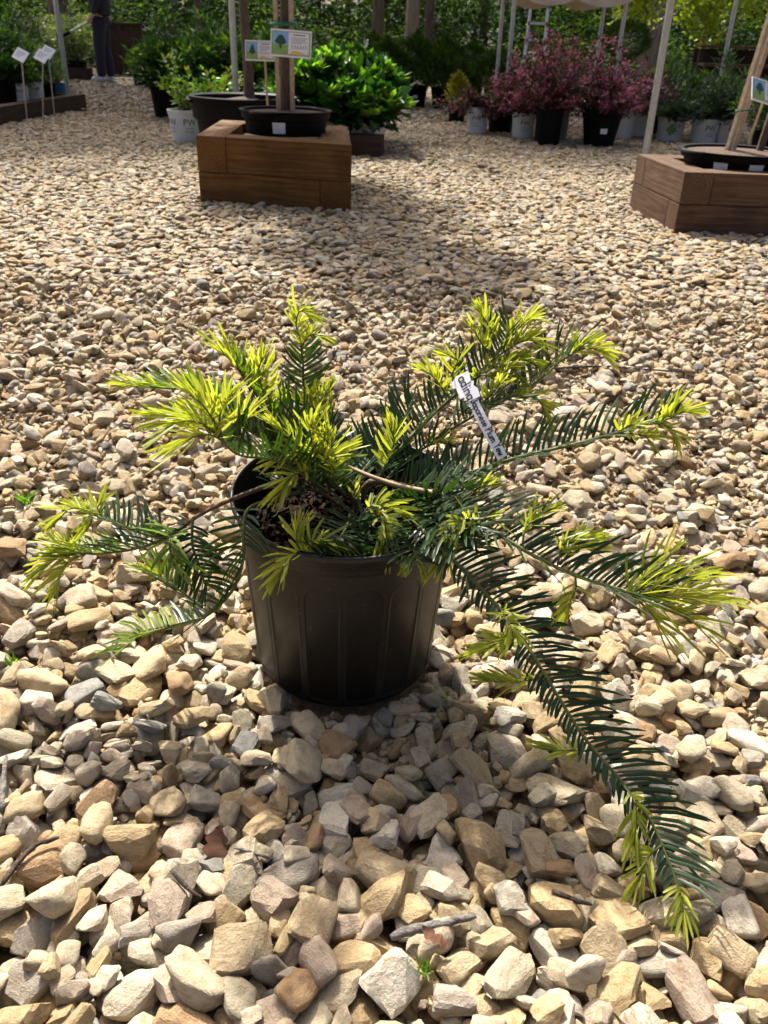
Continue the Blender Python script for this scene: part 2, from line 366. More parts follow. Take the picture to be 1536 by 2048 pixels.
# ------------------------------------------------------------------ the potted plum yew
PX, PY = -0.049, 0.954
BASE = Vector((PX, PY, 0.0))
yew = thing('potted_plum_yew', 'spreading plum yew with lime new growth in a ribbed black nursery pot', 'potted plant', BASE)
DISC.append((PX, PY, 0.128))
def build_pot():
    Rb, Rw, Hh, nP = .1215, .1375, .258, 16
    nth = 640
    zs = np.unique(np.r_[np.linspace(0, .15, 26), np.linspace(.15, .212, 34), np.linspace(.212, .226, 6)])
    th = np.linspace(0, 2*np.pi, nth, endpoint=False)
    per = 2*np.pi/nP; V = []
    for z in zs:
        r = Rb + (Rw-Rb)*z/Hh
        dth = (th + math.pi/2 + .165 + per/2) % per - per/2
        u = dth*r; hw = .405*per*r; zc = .203-hw
        d = np.abs(u)-hw if z < zc else np.sqrt(u*u+(z-zc)**2)-hw
        d = np.maximum(d, .014-z)
        s = np.clip((.0016-d)/.0032, 0, 1); s = s*s*(3-2*s)
        rr = r - .0016*s + .0009*np.exp(-(d/.0016)**2)
        rr = rr - .004*max(0, 1-z/.006)**2          # rounded foot
        V.append(np.stack([rr*np.cos(th), rr*np.sin(th), np.full(nth, z)], 1))
    V = np.concatenate(V); F = []
    holes = [(-math.pi/2 + .52 + k*math.pi/4) % (2*math.pi) for k in range(8)]
    for i in range(len(zs)-1):
        for k in range(nth):
            if zs[i+1] < .0135 and any(abs((th[k]-h+math.pi) % (2*math.pi)-math.pi) < .095 for h in holes): continue
            k2 = (k+1) % nth; F.append((i*nth+k, i*nth+k2, (i+1)*nth+k2, (i+1)*nth+k))
    o = link('pot', mk(V, F, True), M['pot'], yew)
    o.rotation_euler = (.076, R_(0.6), 0)
    # rim: stepped band and rolled lip, then the inner wall
    mb = MB(); mb.lathe([(.1352, .2255), (.1368, .2268), (.1378, .232), (.1382, .238), (.1398, .2395), (.1404, .2465), (.1412, .2478),
                         (.1432, .2492), (.1444, .2525), (.1444, .2562), (.1432, .2585), (.1412, .2590), (.1398, .2575), (.1392, .254)], 160)
    mb.obj('rim', M['pot'], o, True, auto=False)
    mb = MB(); mb.lathe([(.1392, .2542), (.1372, .246), (.135, .225), (.1315, .17), (.121, .004), (.0, .003)], 96)
    mb.obj('inner_wall', M['pot'], o, True, auto=False)
    # soil
    V = []; F = []; nr, na = 26, 80
    for i in range(nr):
        r = .1335*(i/(nr-1))
        for k in range(na):
            a = 2*math.pi*k/na; x, y = r*math.cos(a), r*math.sin(a)
            z = .203 + .012*(1-(r/.134)**2) + .008*mnoise.noise(Vector((x*30, y*30, 1))) + .004*mnoise.noise(Vector((x*90, y*90, 4)))
            V.append((x, y, z))
    for i in range(nr-1):
        for k in range(na): k2 = (k+1) % na; F.append((i*na+k, (i+1)*na+k, (i+1)*na+k2, i*na+k2))
    so_ = link('soil', mk(V, F, True), M['soil'], yew); so_.rotation_euler = o.rotation_euler
    mb = MB()
    for _ in range(900):
        r = .128*math.sqrt(random.random()); a = random.random()*6.283
        x, y = r*math.cos(a), r*math.sin(a); z = .2065+.012*(1-(r/.134)**2)+.008*mnoise.noise(Vector((x*30, y*30, 1)))
        s = random.uniform(.5, 1.5)
        mb.box((x, y, z+random.uniform(-.002, .003)), (.011*s, .005*s, .0022*s), Euler((random.gauss(0, .5), random.gauss(0, .5), random.random()*6.28)).to_matrix())
    tag(mb.obj('bark_mulch', M['bark_chip'], so_), kind='stuff')
build_pot()

NT = np.array([(0, .45), (.12, .88), (.5, 1.0), (.88, .82), (1.0, .22)])   # needle outline: position, half width
def needle_mesh(P, D, T, UPV, L, W, bend, droop, twist, tint):
    """arrays of needles -> verts, tris. D start direction, T stem direction"""
    n = len(P); D = D/np.linalg.norm(D, axis=1, keepdims=True)
    side = T - (T*D).sum(1, keepdims=True)*D; side /= np.linalg.norm(side, axis=1, keepdims=True)+1e-9
    nor = np.cross(D, side); c = np.cos(twist)[:, None]; s = np.sin(twist)[:, None]
    w = side*c + nor*s; nn = nor*c - side*s
    V = []; tn = []
    for (q, hw) in NT:
        ctr = P + D*(L*q)[:, None] + side*(L*bend*q*q)[:, None] - np.array([0, 0, 1.])*(L*droop*q*q)[:, None]
        V += [ctr - w*(W*hw)[:, None] + nn*(W*.22*hw)[:, None], ctr, ctr + w*(W*hw)[:, None] + nn*(W*.22*hw)[:, None]]
    V = np.stack(V, 1); k = V.shape[1]
    t0 = []
    for i in range(len(NT)-1):
        a = i*3
        t0 += [(a, a+1, a+4), (a, a+4, a+3), (a+1, a+2, a+5), (a+1, a+5, a+4)]
    T_ = (np.arange(n)[:, None, None]*k + np.array(t0)[None]).reshape(-1, 3)
    return V.reshape(-1, 3), T_, np.repeat(tint, k)
def pts3(ps):
    out = []
    for p in ps:
        out.append(at(*p) if len(p) == 3 else gnd(p[0], p[1], p[3]))
    return np.array(out)
def grow(curve, f0, f1, L, ranks, spacing, sweep=80, lenj=.12, W=.0020, bend=.26, droop=.04, radial=False, taper=True, fac2=1.0):
    seg = np.linalg.norm(np.diff(curve, axis=0), axis=1); S = np.r_[0, np.cumsum(seg)]; tot = S[-1]
    n = max(3, int((f1-f0)*tot/spacing)); s = np.linspace(f0*tot, f1*tot, n) + rng.normal(0, spacing*.25, n); s = np.clip(s, 0, tot*.999)
    P = np.stack([np.interp(s, S, curve[:, k]) for k in range(3)], 1)
    e = .003; T = np.stack([np.interp(np.clip(s+e, 0, tot), S, curve[:, k])-np.interp(np.clip(s-e, 0, tot), S, curve[:, k]) for k in range(3)], 1)
    T /= np.linalg.norm(T, axis=1, keepdims=True)+1e-9
    up = np.tile(np.array([0, 0.05, 1.]), (n, 1)); side = np.cross(T, up); side /= np.linalg.norm(side, axis=1, keepdims=True)+1e-9
    u = np.cross(side, T)
    if radial: a = rng.uniform(-R_(radial), R_(radial), n); fl = np.ones(n)
    else:
        pick = np.arange(n) % 2; a = np.where(pick == 0, R_(ranks[0]), R_(ranks[1])) + rng.normal(0, .08, n); fl = np.where(pick == 0, 1.0, fac2)
    d = u*np.cos(a)[:, None] + side*np.sin(a)[:, None]
    q = (s/tot-f0)/(f1-f0+1e-9)
    sw = np.radians(sweep - (22*q*q if taper else 0) + rng.normal(0, 6 if radial else 3.5, n)); 
    if radial: sw = sw*(1-.55*q)
    D = T*np.cos(sw)[:, None] + d*np.sin(sw)[:, None]
    LL = 1.14*L*fl*(1+rng.normal(0, lenj, n))*(np.minimum(1, .62+2.2*q) if not radial else (.75+.35*np.sin(q*2.6)))*(np.where(q > .85, 1-(q-.85)*1.6, 1) if taper else 1)
    W_ = np.full(n, W)*rng.uniform(.85, 1.12, n)
    return needle_mesh(P, D, T, u, LL, W_, bend*rng.uniform(.4, 1.5, n), droop+rng.normal(0, .05, n), rng.normal(0, .3 if radial else .2, n), rng.random(n))
STEMR = (.0024, .0013)
def branch(ps, old=None, mid=None, new=None, ranks=(-50, 52), r=STEMR, stem='stem_green', parent=None, L=.043, fac2=1.0, sp=.0027, Ln=.025, name='branch', radial=105, nd=.1):
    c = spline(pts3(ps), .004) - np.array(BASE)
    rad = np.linspace(r[0], r[1], len(c))
    V, F = tube(c, list(rad), 6)
    o = link(name, mk(V, F, True), M[stem], parent or yew)
    for rg, key, mt in ((old, 'old_needles', 'needle_old'), (mid, 'half_grown_needles', 'needle_mid'), (new, 'new_growth', 'needle_new')):
        if not rg: continue
        if key == 'new_growth':
            V1, T1, t1 = grow(c, rg[0], min(rg[1], 1), Ln, ranks, sp*.52, sweep=72, W=.0017, radial=radial, bend=.2, droop=nd, lenj=.2)
        elif key == 'half_grown_needles':
            V1, T1, t1 = grow(c, rg[0], min(rg[1], 1), L*.86, ranks, sp*.85, sweep=68, W=.0019, droop=.1, fac2=fac2)
        else:
            V1, T1, t1 = grow(c, rg[0], min(rg[1], 1), L, ranks, sp, fac2=fac2)
        if parent is None: po = o
        else: po = o
        tag(link(key, mk_tris(V1, T1, True, t1), M[mt], po), kind='stuff')
    return o
def shoot(ps, Ln=.025, **k):
    return branch(ps, new=(.22, 1), r=(.0013, .0008), Ln=Ln, name='new_shoot', **k)
WOOD = dict(stem='stem', r=(.0042, .0022))
# woody base
branch([(720, 1035, .955), (712, 1000, .955), (690, 960, .95), (640, 952, .945)], stem='stem', r=(.007, .004), name='main_stem')
branch([(712, 1005, .955), (740, 965, .95), (790, 968, .93), (850, 985, .91), (905, 995, .89)], stem='stem', r=(.0048, .003), name='main_stem')
branch([(690, 930, .95), (740, 952, .92), (800, 972, .90), (872, 987, .88)], stem='stem_pale', r=(.0022, .0034), name='cut_stem')
# A upright shoot at the back
branch([(690, 965, .96), (640, 880, 1.02), (610, 790, 1.05), (606, 730, 1.06), (603, 690, 1.065)], old=(.15, .97), r=(.003, .0015), L=.036, ranks=(-62, 62))
shoot([(604, 715, 1.06), (600, 675, 1.065), (592, 650, 1.065), (600, 622, 1.06), (622, 634, 1.05)], Ln=.022)
shoot([(602, 700, 1.06), (614, 676, 1.06), (630, 668, 1.055), (646, 678, 1.05)], Ln=.018)
# B up-left
branch([(670, 975, .95), (590, 890, .96), (540, 830, .96), (500, 770, .955), (470, 725, .95)], old=(.12, .6), mid=(.5, 1.0), L=.04)
shoot([(505, 790, .955), (480, 745, .95), (455, 715, .945), (432, 700, .94)], Ln=.03)
shoot([(545, 840, .955), (525, 780, .95), (518, 740, .945), (525, 715, .94)], Ln=.03)
# C far left, arching away
branch([(650, 965, .95), (560, 880, .98), (470, 815, 1.0), (390, 783, 1.01), (320, 775, 1.01), (250, 772, 1.0)], old=(.1, .5), mid=(.42, .92), new=(.86, 1), L=.04)
branch([(600, 925, .95), (500, 862, .95), (430, 840, .95), (360, 835, .955), (295, 832, .955)], old=(.1, .62), mid=(.55, .9), new=(.7, 1), L=.036)
branch([(600, 940, .93), (540, 880, .93), (470, 845, .925), (405, 800, .92), (372, 770, .915)], old=(.2, .6), mid=(.5, .95), new=(.75, 1))
# D near yellow cluster on the left
branch([(655, 985, .93), (600, 945, .88), (540, 918, .85), (485, 912, .83), (452, 890, .82), (440, 860, .815)], old=(.18, .98), L=.05, ranks=(-40, 62))
for e in ([(445, 890, .82), (432, 850, .81), (405, 810, .80), (380, 790, .795)], [(445, 880, .82), (405, 848, .80), (365, 842, .79), (330, 858, .785)],
          [(442, 870, .815), (440, 830, .81), (455, 800, .805), (470, 785, .80)], [(450, 885, .82), (420, 870, .805), (385, 875, .795), (362, 890, .79)],
          [(455, 880, .82), (480, 850, .825), (500, 835, .825)]):
    shoot(e, Ln=.031)
# E central clusters
branch([(690, 990, .93), (655, 950, .91), (620, 905, .90), (585, 872, .89)], old=(.1, .7), L=.036)
for e in ([(640, 930, .90), (600, 895, .89), (565, 865, .885), (545, 850, .88)], [(650, 940, .90), (630, 900, .89), (620, 860, .885), (632, 838, .88)],
          [(660, 950, .90), (660, 915, .89), (655, 885, .885), (640, 870, .88)], [(640, 940, .89), (600, 945, .87), (575, 960, .855), (562, 985, .845)],
          [(665, 960, .895), (668, 935, .88), (650, 920, .87), (690, 905, .87)], [(610, 905, .895), (580, 905, .88), (560, 920, .87)]):
    shoot(e, Ln=.028)
branch([(660, 930, .99), (645, 870, 1.01), (635, 830, 1.02), (650, 795, 1.02)], old=(.1, .6), L=.032)
for e in ([(640, 850, 1.01), (615, 820, 1.015), (595, 802, 1.015), (578, 800, 1.01)], [(640, 840, 1.015), (640, 805, 1.02), (655, 785, 1.02), (662, 770, 1.015)],
          [(645, 860, 1.0), (665, 830, 1.0), (660, 800, 1.0)], [(635, 830, 1.015), (620, 800, 1.02), (628, 785, 1.02)]):
    shoot(e, Ln=.02)
# O needles standing at the back of the pot
branch([(700, 985, .98), (720, 940, 1.02), (735, 905, 1.05), (748, 880, 1.06)], old=(.1, 1), L=.04)
branch([(680, 980, .98), (690, 930, 1.03), (688, 890, 1.06)], old=(.1, 1), L=.04)
# F up-right
branch([(725, 990, .96), (790, 910, 1.0), (850, 845, 1.03), (910, 790, 1.05), (965, 740, 1.07), (1000, 700, 1.08), (1022, 650, 1.09)], old=(.12, 1.0), r=(.0038, .0014), L=.047, ranks=(-44, 52))
for e in ([(1000, 700, 1.08), (985, 665, 1.08), (970, 640, 1.075), (955, 620, 1.07)], [(1010, 690, 1.08), (1035, 660, 1.08), (1055, 640, 1.075), (1072, 640, 1.07)],
          [(990, 712, 1.075), (965, 690, 1.07), (952, 668, 1.065), (942, 655, 1.06)], [(985, 720, 1.07), (1030, 690, 1.07), (1060, 680, 1.065), (1075, 690, 1.06)],
          [(900, 800, 1.045), (880, 770, 1.04), (862, 750, 1.035), (846, 742, 1.03)], [(915, 790, 1.045), (905, 750, 1.04), (915, 720, 1.035), (890, 712, 1.03)],
          [(960, 750, 1.06), (990, 735, 1.05), (1020, 735, 1.045), (1040, 760, 1.04)], [(940, 770, 1.055), (965, 750, 1.045), (1000, 760, 1.035), (1012, 740, 1.03)],
          [(1005, 695, 1.08), (1020, 720, 1.06), (1050, 720, 1.05), (1075, 735, 1.045)]):
    shoot(e, Ln=.024)
branch([(900, 860, 1.02), (960, 825, 1.03), (1030, 790, 1.04), (1090, 750, 1.05), (1130, 715, 1.055), (1160, 700, 1.055)], old=(.05, 1.0), L=.05, r=(.002, .0012))
shoot([(1125, 720, 1.055), (1160, 700, 1.05), (1190, 698, 1.045), (1212, 712, 1.04)], Ln=.023)
shoot([(1140, 712, 1.055), (1165, 690, 1.055), (1185, 685, 1.05)], Ln=.02)
branch([(930, 820, 1.02), (990, 800, 1.02), (1040, 790, 1.02)], old=(0, .9), L=.045, r=(.002, .0012), ranks=(-80, 80))
shoot([(1010, 795, 1.02), (1050, 792, 1.01), (1080, 805, 1.0), (1090, 828, .995)], Ln=.022)
shoot([(960, 812, 1.02), (990, 780, 1.01), (1000, 765, 1.0)], Ln=.022)
# P tuft over the pot
shoot([(755, 960, .95), (780, 910, .96), (788, 880, .96), (778, 850, .955)], Ln=.026)
branch([(760, 975, .95), (800, 930, .98), (850, 895, 1.0), (885, 880, 1.0)], old=(.1, 1), L=.036)
shoot([(850, 895, 1.0), (872, 885, .99), (890, 885, .985)], Ln=.018)
# G long right branch
branch([(740, 1000, .95), (820, 975, .935), (900, 955, .925), (960, 940, .92), (1040, 914, .91), (1150, 888, .90), (1240, 864, .89), (1310, 842, .885), (1350, 832, .88)],
       old=(.1, 1.0), r=(.0034, .0014), L=.042, ranks=(-30, 70), sp=.0036)
for e in ([(1240, 866, .89), (1265, 868, .88), (1290, 872, .875), (1300, 885, .87)], [(1290, 848, .885), (1330, 838, .88), (1365, 825, .875), (1388, 826, .87)],
          [(1300, 845, .885), (1330, 852, .875), (1345, 862, .87), (1348, 880, .865)], [(1230, 868, .89), (1255, 852, .885), (1275, 848, .88)], [(1320, 840, .885), (1345, 818, .885), (1360, 806, .885)]):
    shoot(e, Ln=.019)
# dark mass inside and over the right side of the pot
branch([(760, 1010, .94), (830, 985, .93), (890, 950, .95), (930, 925, .97)], old=(.1, 1), L=.04)
branch([(770, 1020, .93), (840, 1000, .90), (900, 985, .885), (960, 975, .88)], old=(.1, 1), L=.042)
shoot([(940, 985, .88), (965, 975, .87), (990, 968, .87)], Ln=.018)
# H right-front branch
branch([(790, 1000, .93), (870, 985, .91), (925, 1015, None, .272), (1000, 1070, None, .268), (1080, 1118, None, .255), (1170, 1158, None, .243), (1280, 1190, None, .232), (1340, 1200, None, .228)],
       old=(.10, .98), r=(.003, .0016), L=.052, ranks=(-42, 64), sp=.0029)
for e in ([(1230, 1180, None, .236), (1290, 1190, None, .235), (1360, 1195, None, .23), (1430, 1205, None, .222)], [(1260, 1185, None, .235), (1330, 1165, None, .24), (1400, 1160, None, .238)],
          [(1270, 1190, None, .232), (1320, 1215, None, .222), (1370, 1235, None, .21), (1400, 1255, None, .2)], [(1250, 1185, None, .234), (1300, 1150, None, .245), (1330, 1125, None, .252)],
          [(1265, 1190, None, .23), (1300, 1225, None, .215), (1320, 1255, None, .2)]):
    branch(e, new=(.1, 1), r=(.0014, .001), Ln=.042, name='new_shoot', sp=.005, radial=90)
for e in ([(970, 1055, None, .27), (945, 1040, None, .28), (925, 1040, None, .285), (910, 1058, None, .28)], [(960, 1050, None, .272), (968, 1035, None, .282), (985, 1040, None, .28)],
          [(1045, 1095, None, .262), (1050, 1060, None, .28), (1075, 1035, None, .29), (1108, 1022, None, .292)], [(1115, 1130, None, .252), (1125, 1095, None, .268), (1150, 1075, None, .275), (1195, 1080, None, .27)],
          [(1150, 1150, None, .245), (1152, 1175, None, .235), (1140, 1205, None, .22), (1135, 1228, None, .205)], [(1120, 1130, None, .25), (1150, 1095, None, .265), (1180, 1100, None, .26)]):
    shoot(e, Ln=.022)
# I long branch trailing to the ground
branch([(800, 1015, .92), (845, 1060, None, .262), (890, 1105, None, .255), (950, 1165, None, .23), (1030, 1255, None, .195), (1090, 1350, None, .16), (1165, 1470, None, .115), (1240, 1560, None, .085), (1300, 1640, None, .06), (1340, 1730, None, .042), (1362, 1790, None, .034)],
       old=(.10, .97), r=(.0029, .0014), L=.052, ranks=(-55, 105), fac2=.4, sp=.0027)
for e in ([(880, 1100, None, .258), (885, 1085, None, .262), (895, 1100, None, .25), (878, 1135, None, .235)], [(1020, 1245, None, .2), (1040, 1250, None, .205), (1030, 1275, None, .2), (985, 1290, None, .19), (955, 1305, None, .18)],
          [(1000, 1215, None, .212), (1010, 1235, None, .22), (1025, 1262, None, .215), (1015, 1285, None, .2)],
          [(1090, 1352, None, .158), (1055, 1362, None, .155), (1015, 1365, None, .15), (975, 1362, None, .145)], [(1190, 1500, None, .103), (1160, 1502, None, .1), (1120, 1500, None, .095), (1085, 1498, None, .09)],
          [(1245, 1568, None, .082), (1268, 1600, None, .08), (1272, 1640, None, .065), (1268, 1690, None, .05)], [(1325, 1690, None, .05), (1300, 1710, None, .045), (1285, 1740, None, .035), (1275, 1765, None, .025)],
          [(1352, 1755, None, .038), (1362, 1790, None, .034), (1366, 1815, None, .028), (1364, 1835, None, .022)]):
    shoot(e, Ln=.021)
# J front frond over the rim
branch([(765, 1040, .90), (770, 1085, .84), (735, 1108, .822), (690, 1112, .815), (640, 1106, .81), (605, 1108, .805)], old=(.2, .9), L=.036, ranks=(-32, 70), r=(.0022, .0013))
for e in ([(640, 1108, .81), (605, 1100, .805), (592, 1075, .805), (598, 1050, .81)], [(625, 1108, .808), (585, 1108, .80), (570, 1125, .795), (558, 1155, .79)], [(640, 1106, .81), (620, 1090, .808), (640, 1085, .81), (655, 1088, .81)]):
    shoot(e, Ln=.026)
# K curled frond in the middle
branch([(745, 1085, .84), (722, 1060, .845), (722, 1035, .85), (738, 1022, .855)], old=(.05, 1), L=.034, ranks=(-70, 70), r=(.002, .0012))
shoot([(725, 1030, .85), (745, 1010, .85), (775, 1015, .845), (800, 1028, .84)], Ln=.026)
shoot([(735, 1020, .85), (765, 1040, .83), (772, 1070, .825), (765, 1100, .82)], Ln=.022)
shoot([(720, 1010, .87), (708, 990, .87), (714, 975, .87)], Ln=.012)
# L front right over the rim
branch([(800, 1010, .93), (830, 1030, .88), (838, 1065, .84), (828, 1100, .815), (842, 1130, .80)], old=(.05, .95), L=.034, ranks=(-60, 70))
branch([(810, 1005, .93), (870, 1020, .88), (905, 1050, .85), (915, 1085, .83)], old=(.05, 1), L=.036, ranks=(-60, 70))
shoot([(828, 1105, .815), (818, 1120, .805), (812, 1138, .80)], Ln=.009); shoot([(835, 1112, .81), (840, 1130, .80), (846, 1148, .795)], Ln=.009)
branch([(770, 1005, .94), (820, 1012, .90), (870, 1045, None, .272), (915, 1095, None, .262)], old=(.1, 1), L=.046, ranks=(-55, 70), sp=.0027)
branch([(790, 1000, .94), (850, 1000, .91), (905, 1025, None, .276), (950, 1065, None, .272)], old=(.1, 1), L=.046, ranks=(-50, 70), sp=.0027)
branch([(740, 1030, .93), (790, 1045, .88), (820, 1075, .845), (835, 1100, .825)], old=(.1, 1), L=.042, ranks=(-50, 75), sp=.0027)
branch([(700, 1030, .93), (690, 1060, .87), (665, 1090, .835), (640, 1105, .815)], old=(.1, 1), L=.034, ranks=(-60, 60), sp=.0028, r=(.002, .0012))
branch([(680, 1010, .93), (640, 985, .93), (590, 975, .92), (545, 972, .91)], old=(.3, 1), L=.03, ranks=(-70, 70), r=(.0024, .0014), stem='stem')
branch([(660, 985, .95), (640, 900, .96), (600, 850, .96), (560, 800, .955)], old=(.2, 1), L=.042, r=(.0024, .0014))
branch([(650, 975, .95), (580, 905, .94), (520, 872, .92), (480, 850, .91)], old=(.2, 1), L=.042, r=(.0024, .0014))
branch([(700, 975, .96), (760, 900, 1.0), (800, 850, 1.02), (830, 800, 1.03)], old=(.2, 1), L=.042, r=(.0024, .0014))
# M left branch over the rim
branch([(640, 955, .945), (560, 966, .91), (470, 996, None, .274), (392, 1034, None, .252), (345, 1072, None, .23), (300, 1088, None, .215)], stem='stem', r=(.0034, .002))
branch([(350, 1068, None, .232), (290, 1092, None, .212), (220, 1105, None, .2), (150, 1108, None, .19), (105, 1120, None, .18)], old=(.02, .55), mid=(.42, .92), new=(.85, 1), L=.042, ranks=(-32, 66))
for e in ([(185, 1108, None, .195), (140, 1105, None, .19), (105, 1120, None, .18), (80, 1145, None, .165)], [(170, 1108, None, .193), (135, 1125, None, .18), (122, 1150, None, .165), (112, 1180, None, .145)], [(160, 1106, None, .195), (120, 1090, None, .195), (105, 1080, None, .195)]):
    shoot(e, Ln=.026)
branch([(330, 1078, None, .226), (280, 1065, None, .232), (230, 1045, None, .24), (195, 1035, None, .24)], old=(.05, .85), L=.034, r=(.002, .0012))
for e in ([(215, 1042, None, .24), (170, 1020, None, .248), (140, 1018, None, .245), (112, 1045, None, .23)], [(215, 1042, None, .24), (190, 1030, None, .24), (180, 1050, None, .225), (172, 1062, None, .215)], [(205, 1038, None, .24), (195, 1015, None, .25), (205, 1005, None, .255)]):
    shoot(e, Ln=.024)
branch([(375, 1048, None, .244), (360, 1062, None, .236), (340, 1078, None, .24), (342, 1110, None, .225), (352, 1140, None, .205)], old=(0, .2), mid=(.12, .98), L=.042, r=(.0018, .001))
branch([(385, 1038, None, .25), (385, 1090, None, .225), (400, 1135, None, .2), (412, 1175, None, .175)], old=(.1, 1), L=.03, ranks=(-75, 75), r=(.002, .001))
# N left branch hanging down to the gravel
branch([(600, 985, .91), (530, 1003, .88), (494, 1022, None, .27), (487, 1065, None, .25), (486, 1120, None, .215), (465, 1180, None, .175), (415, 1230, None, .14), (350, 1254, None, .115), (285, 1268, None, .095), (240, 1302, None, .072)],
       old=(.22, .74), mid=(.68, 1), r=(.0026, .0013), L=.05, ranks=(-62, 64), sp=.0033)
branch([(405, 1215, None, .15), (365, 1185, None, .16), (325, 1155, None, .168), (295, 1140, None, .17)], old=(.0, .5), mid=(.3, .98), new=(.75, 1), L=.04, r=(.0018, .001))

# plant tag looped over the branch
def arc(cx, cy, rx, ry, a0, a1, n=9): return [(cx+rx*math.cos(R_(a0+(a1-a0)*i/n)), cy+ry*math.sin(R_(a0+(a1-a0)*i/n))) for i in range(n+1)]
GL = {'a': ([arc(.25, .25, .22, .25, 50, 320), [(.47, .5), (.46, .1), (.52, 0)]], .62), 'd': ([arc(.25, .25, .22, .25, 40, 320), [(.47, 1), (.46, 0)]], .66),
      'i': ([[(.1, .5), (.1, 0)], [(.12, .74), (.15, .8)]], .28), 'n': ([[(.05, .5), (.05, 0)], arc(.25, .28, .2, .22, 180, 0)+[(.46, 0)]], .6),
      'g': ([arc(.25, .25, .22, .25, 50, 320), [(.47, .5), (.47, -.2)]+arc(.26, -.2, .21, .22, 0, -150)], .62),
      'J': ([[(.38, .95), (.36, .2)]+arc(.2, .2, .16, .2, 0, -170)], .52), 'p': ([[(.05, .5), (.05, -.42)], arc(.27, .25, .22, .25, 150, -150)], .58),
      'e': ([[(.06, .25), (.46, .27)]+arc(.26, .25, .21, .25, 5, 310)], .56), 's': ([[(.4, .44), (.22, .5), (.1, .38), (.36, .16), (.28, .01), (.05, .05)]], .5),
      'P': ([[(.08, 1), (.05, 0)], arc(.06, .74, .36, .25, 95, -95)], .56), 'l': ([[(.1, 1), (.1, 0)]], .26), 'u': ([[(.05, .5), (.06, .18)]+arc(.25, .18, .19, .18, 180, 360)+[(.45, .5)], [(.45, .4), (.47, 0)]], .6),
      'm': ([[(.05, .5), (.05, 0)], arc(.19, .32, .14, .18, 180, 0)+[(.33, 0)], arc(.48, .32, .15, .18, 180, 0)+[(.63, 0)]], .8),
      'w': ([[(0, .5), (.13, 0), (.26, .42), (.38, 0), (.54, .5)]], .66), 'Y': ([[(0, 1), (.22, .55), (.45, 1)], [(.22, .55), (.2, 0)]], .55), ' ': ([], .42)}
def write(text, size, to3, wid=.1):
    mb = MB(); x = 0
    for ch in text:
        strokes, adv = GL[ch]
        for st in strokes:
            for (a, b_) in zip(st[:-1], st[1:]):
                a = Vector((a[0]+x, a[1])); b_ = Vector((b_[0]+x, b_[1])); d = (b_-a).normalized(); nrm = Vector((-d.y, d.x))*wid/2; d *= wid*.35
                mb.add([to3((p.x*size, p.y*size)) for p in (a-d-nrm, b_+d-nrm, b_+d+nrm, a-d+nrm)], [(0, 1, 2, 3)])
        x += adv
    return mb, x*size
T0 = at(921, 748, 1.0); T1 = at(1006, 916, .915)
ax = Vector(T1-T0); LT = ax.length; ax.normalize()
view = Vector(CP-T0).normalized(); nrm = (view - ax*view.dot(ax)).normalized(); nrm = (Matrix.Rotation(R_(14), 3, ax)@nrm); upv = nrm.cross(ax)
tagbase = Vector(T0)
tg = thing('plant_tag', 'white strap tag with handwritten plant name looped over a yew branch', 'plant tag', tagbase)
def tp(p, h=0.0):      # along, across -> local 3d; the strap bows a little
    q = p[0]/LT; return ax*p[0] + upv*p[1] + nrm*(h + .006*math.sin(q*3.0))
def strip(name, outline, th, h):
    mb = MB(); n = len(outline)
    mb.add([tp(p, h+th) for p in outline]+[tp(p, h) for p in outline], [tuple(range(n)), tuple(range(2*n-1, n-1, -1))]+[(i, i+n, (i+1) % n+n, (i+1) % n) for i in range(n)])
    return mb.obj(name, M['paper'], tg)
hd = .0125
strip('tag_head', [(.0, -.006), (.004, -.013), (.012, -.0165), (.0145, -.0125), (.018, -.0125), (.031, -.0128), (.0315, -.0075), (.040, -.0075), (.042, .011), (.031, .0125), (.0245, .0095), (.019, .012), (.0175, .0085), (.009, .0105), (.003, .0105)], .0006, .0012)
LT2 = LT
nS = 10; top = [(.036+(LT-.036)*i/nS, .0062) for i in range(nS+1)]; bot = [(x, -.0062) for x, _ in reversed(top)]
for i in range(nS):
    pass
mb = MB()
for i in range(nS):
    a, b_ = top[i], top[i+1]
    o8 = [tp((a[0], -.0064), 0), tp((b_[0], -.0064), 0), tp((b_[0], .0064), 0), tp((a[0], .0064), 0), tp((a[0], -.0064), .0006), tp((b_[0], -.0064), .0006), tp((b_[0], .0064), .0006), tp((a[0], .0064), .0006)]
    fs = [(0, 3, 2, 1), (4, 5, 6, 7), (0, 1, 5, 4), (2, 3, 7, 6)]
    if i == 0: fs.append((0, 4, 7, 3))
    if i == nS-1: fs.append((1, 2, 6, 5))
    mb.add(o8, fs)
mb.obj('tag_strap', M['paper'], tg)
mb, _ = write('ading', .0128, lambda p: tp((p[0]+.0045, p[1]-.0048), .0022), .14); mb.obj('handwriting', M['ink'], tg)
mb, wd = write('Japanese Plum Yew', .0088, lambda p: tp((p[0]*(LT-.046)/.0800+.041, p[1]-.0025), .0011), .15)
mb.obj('handwriting', M['ink'], tg)

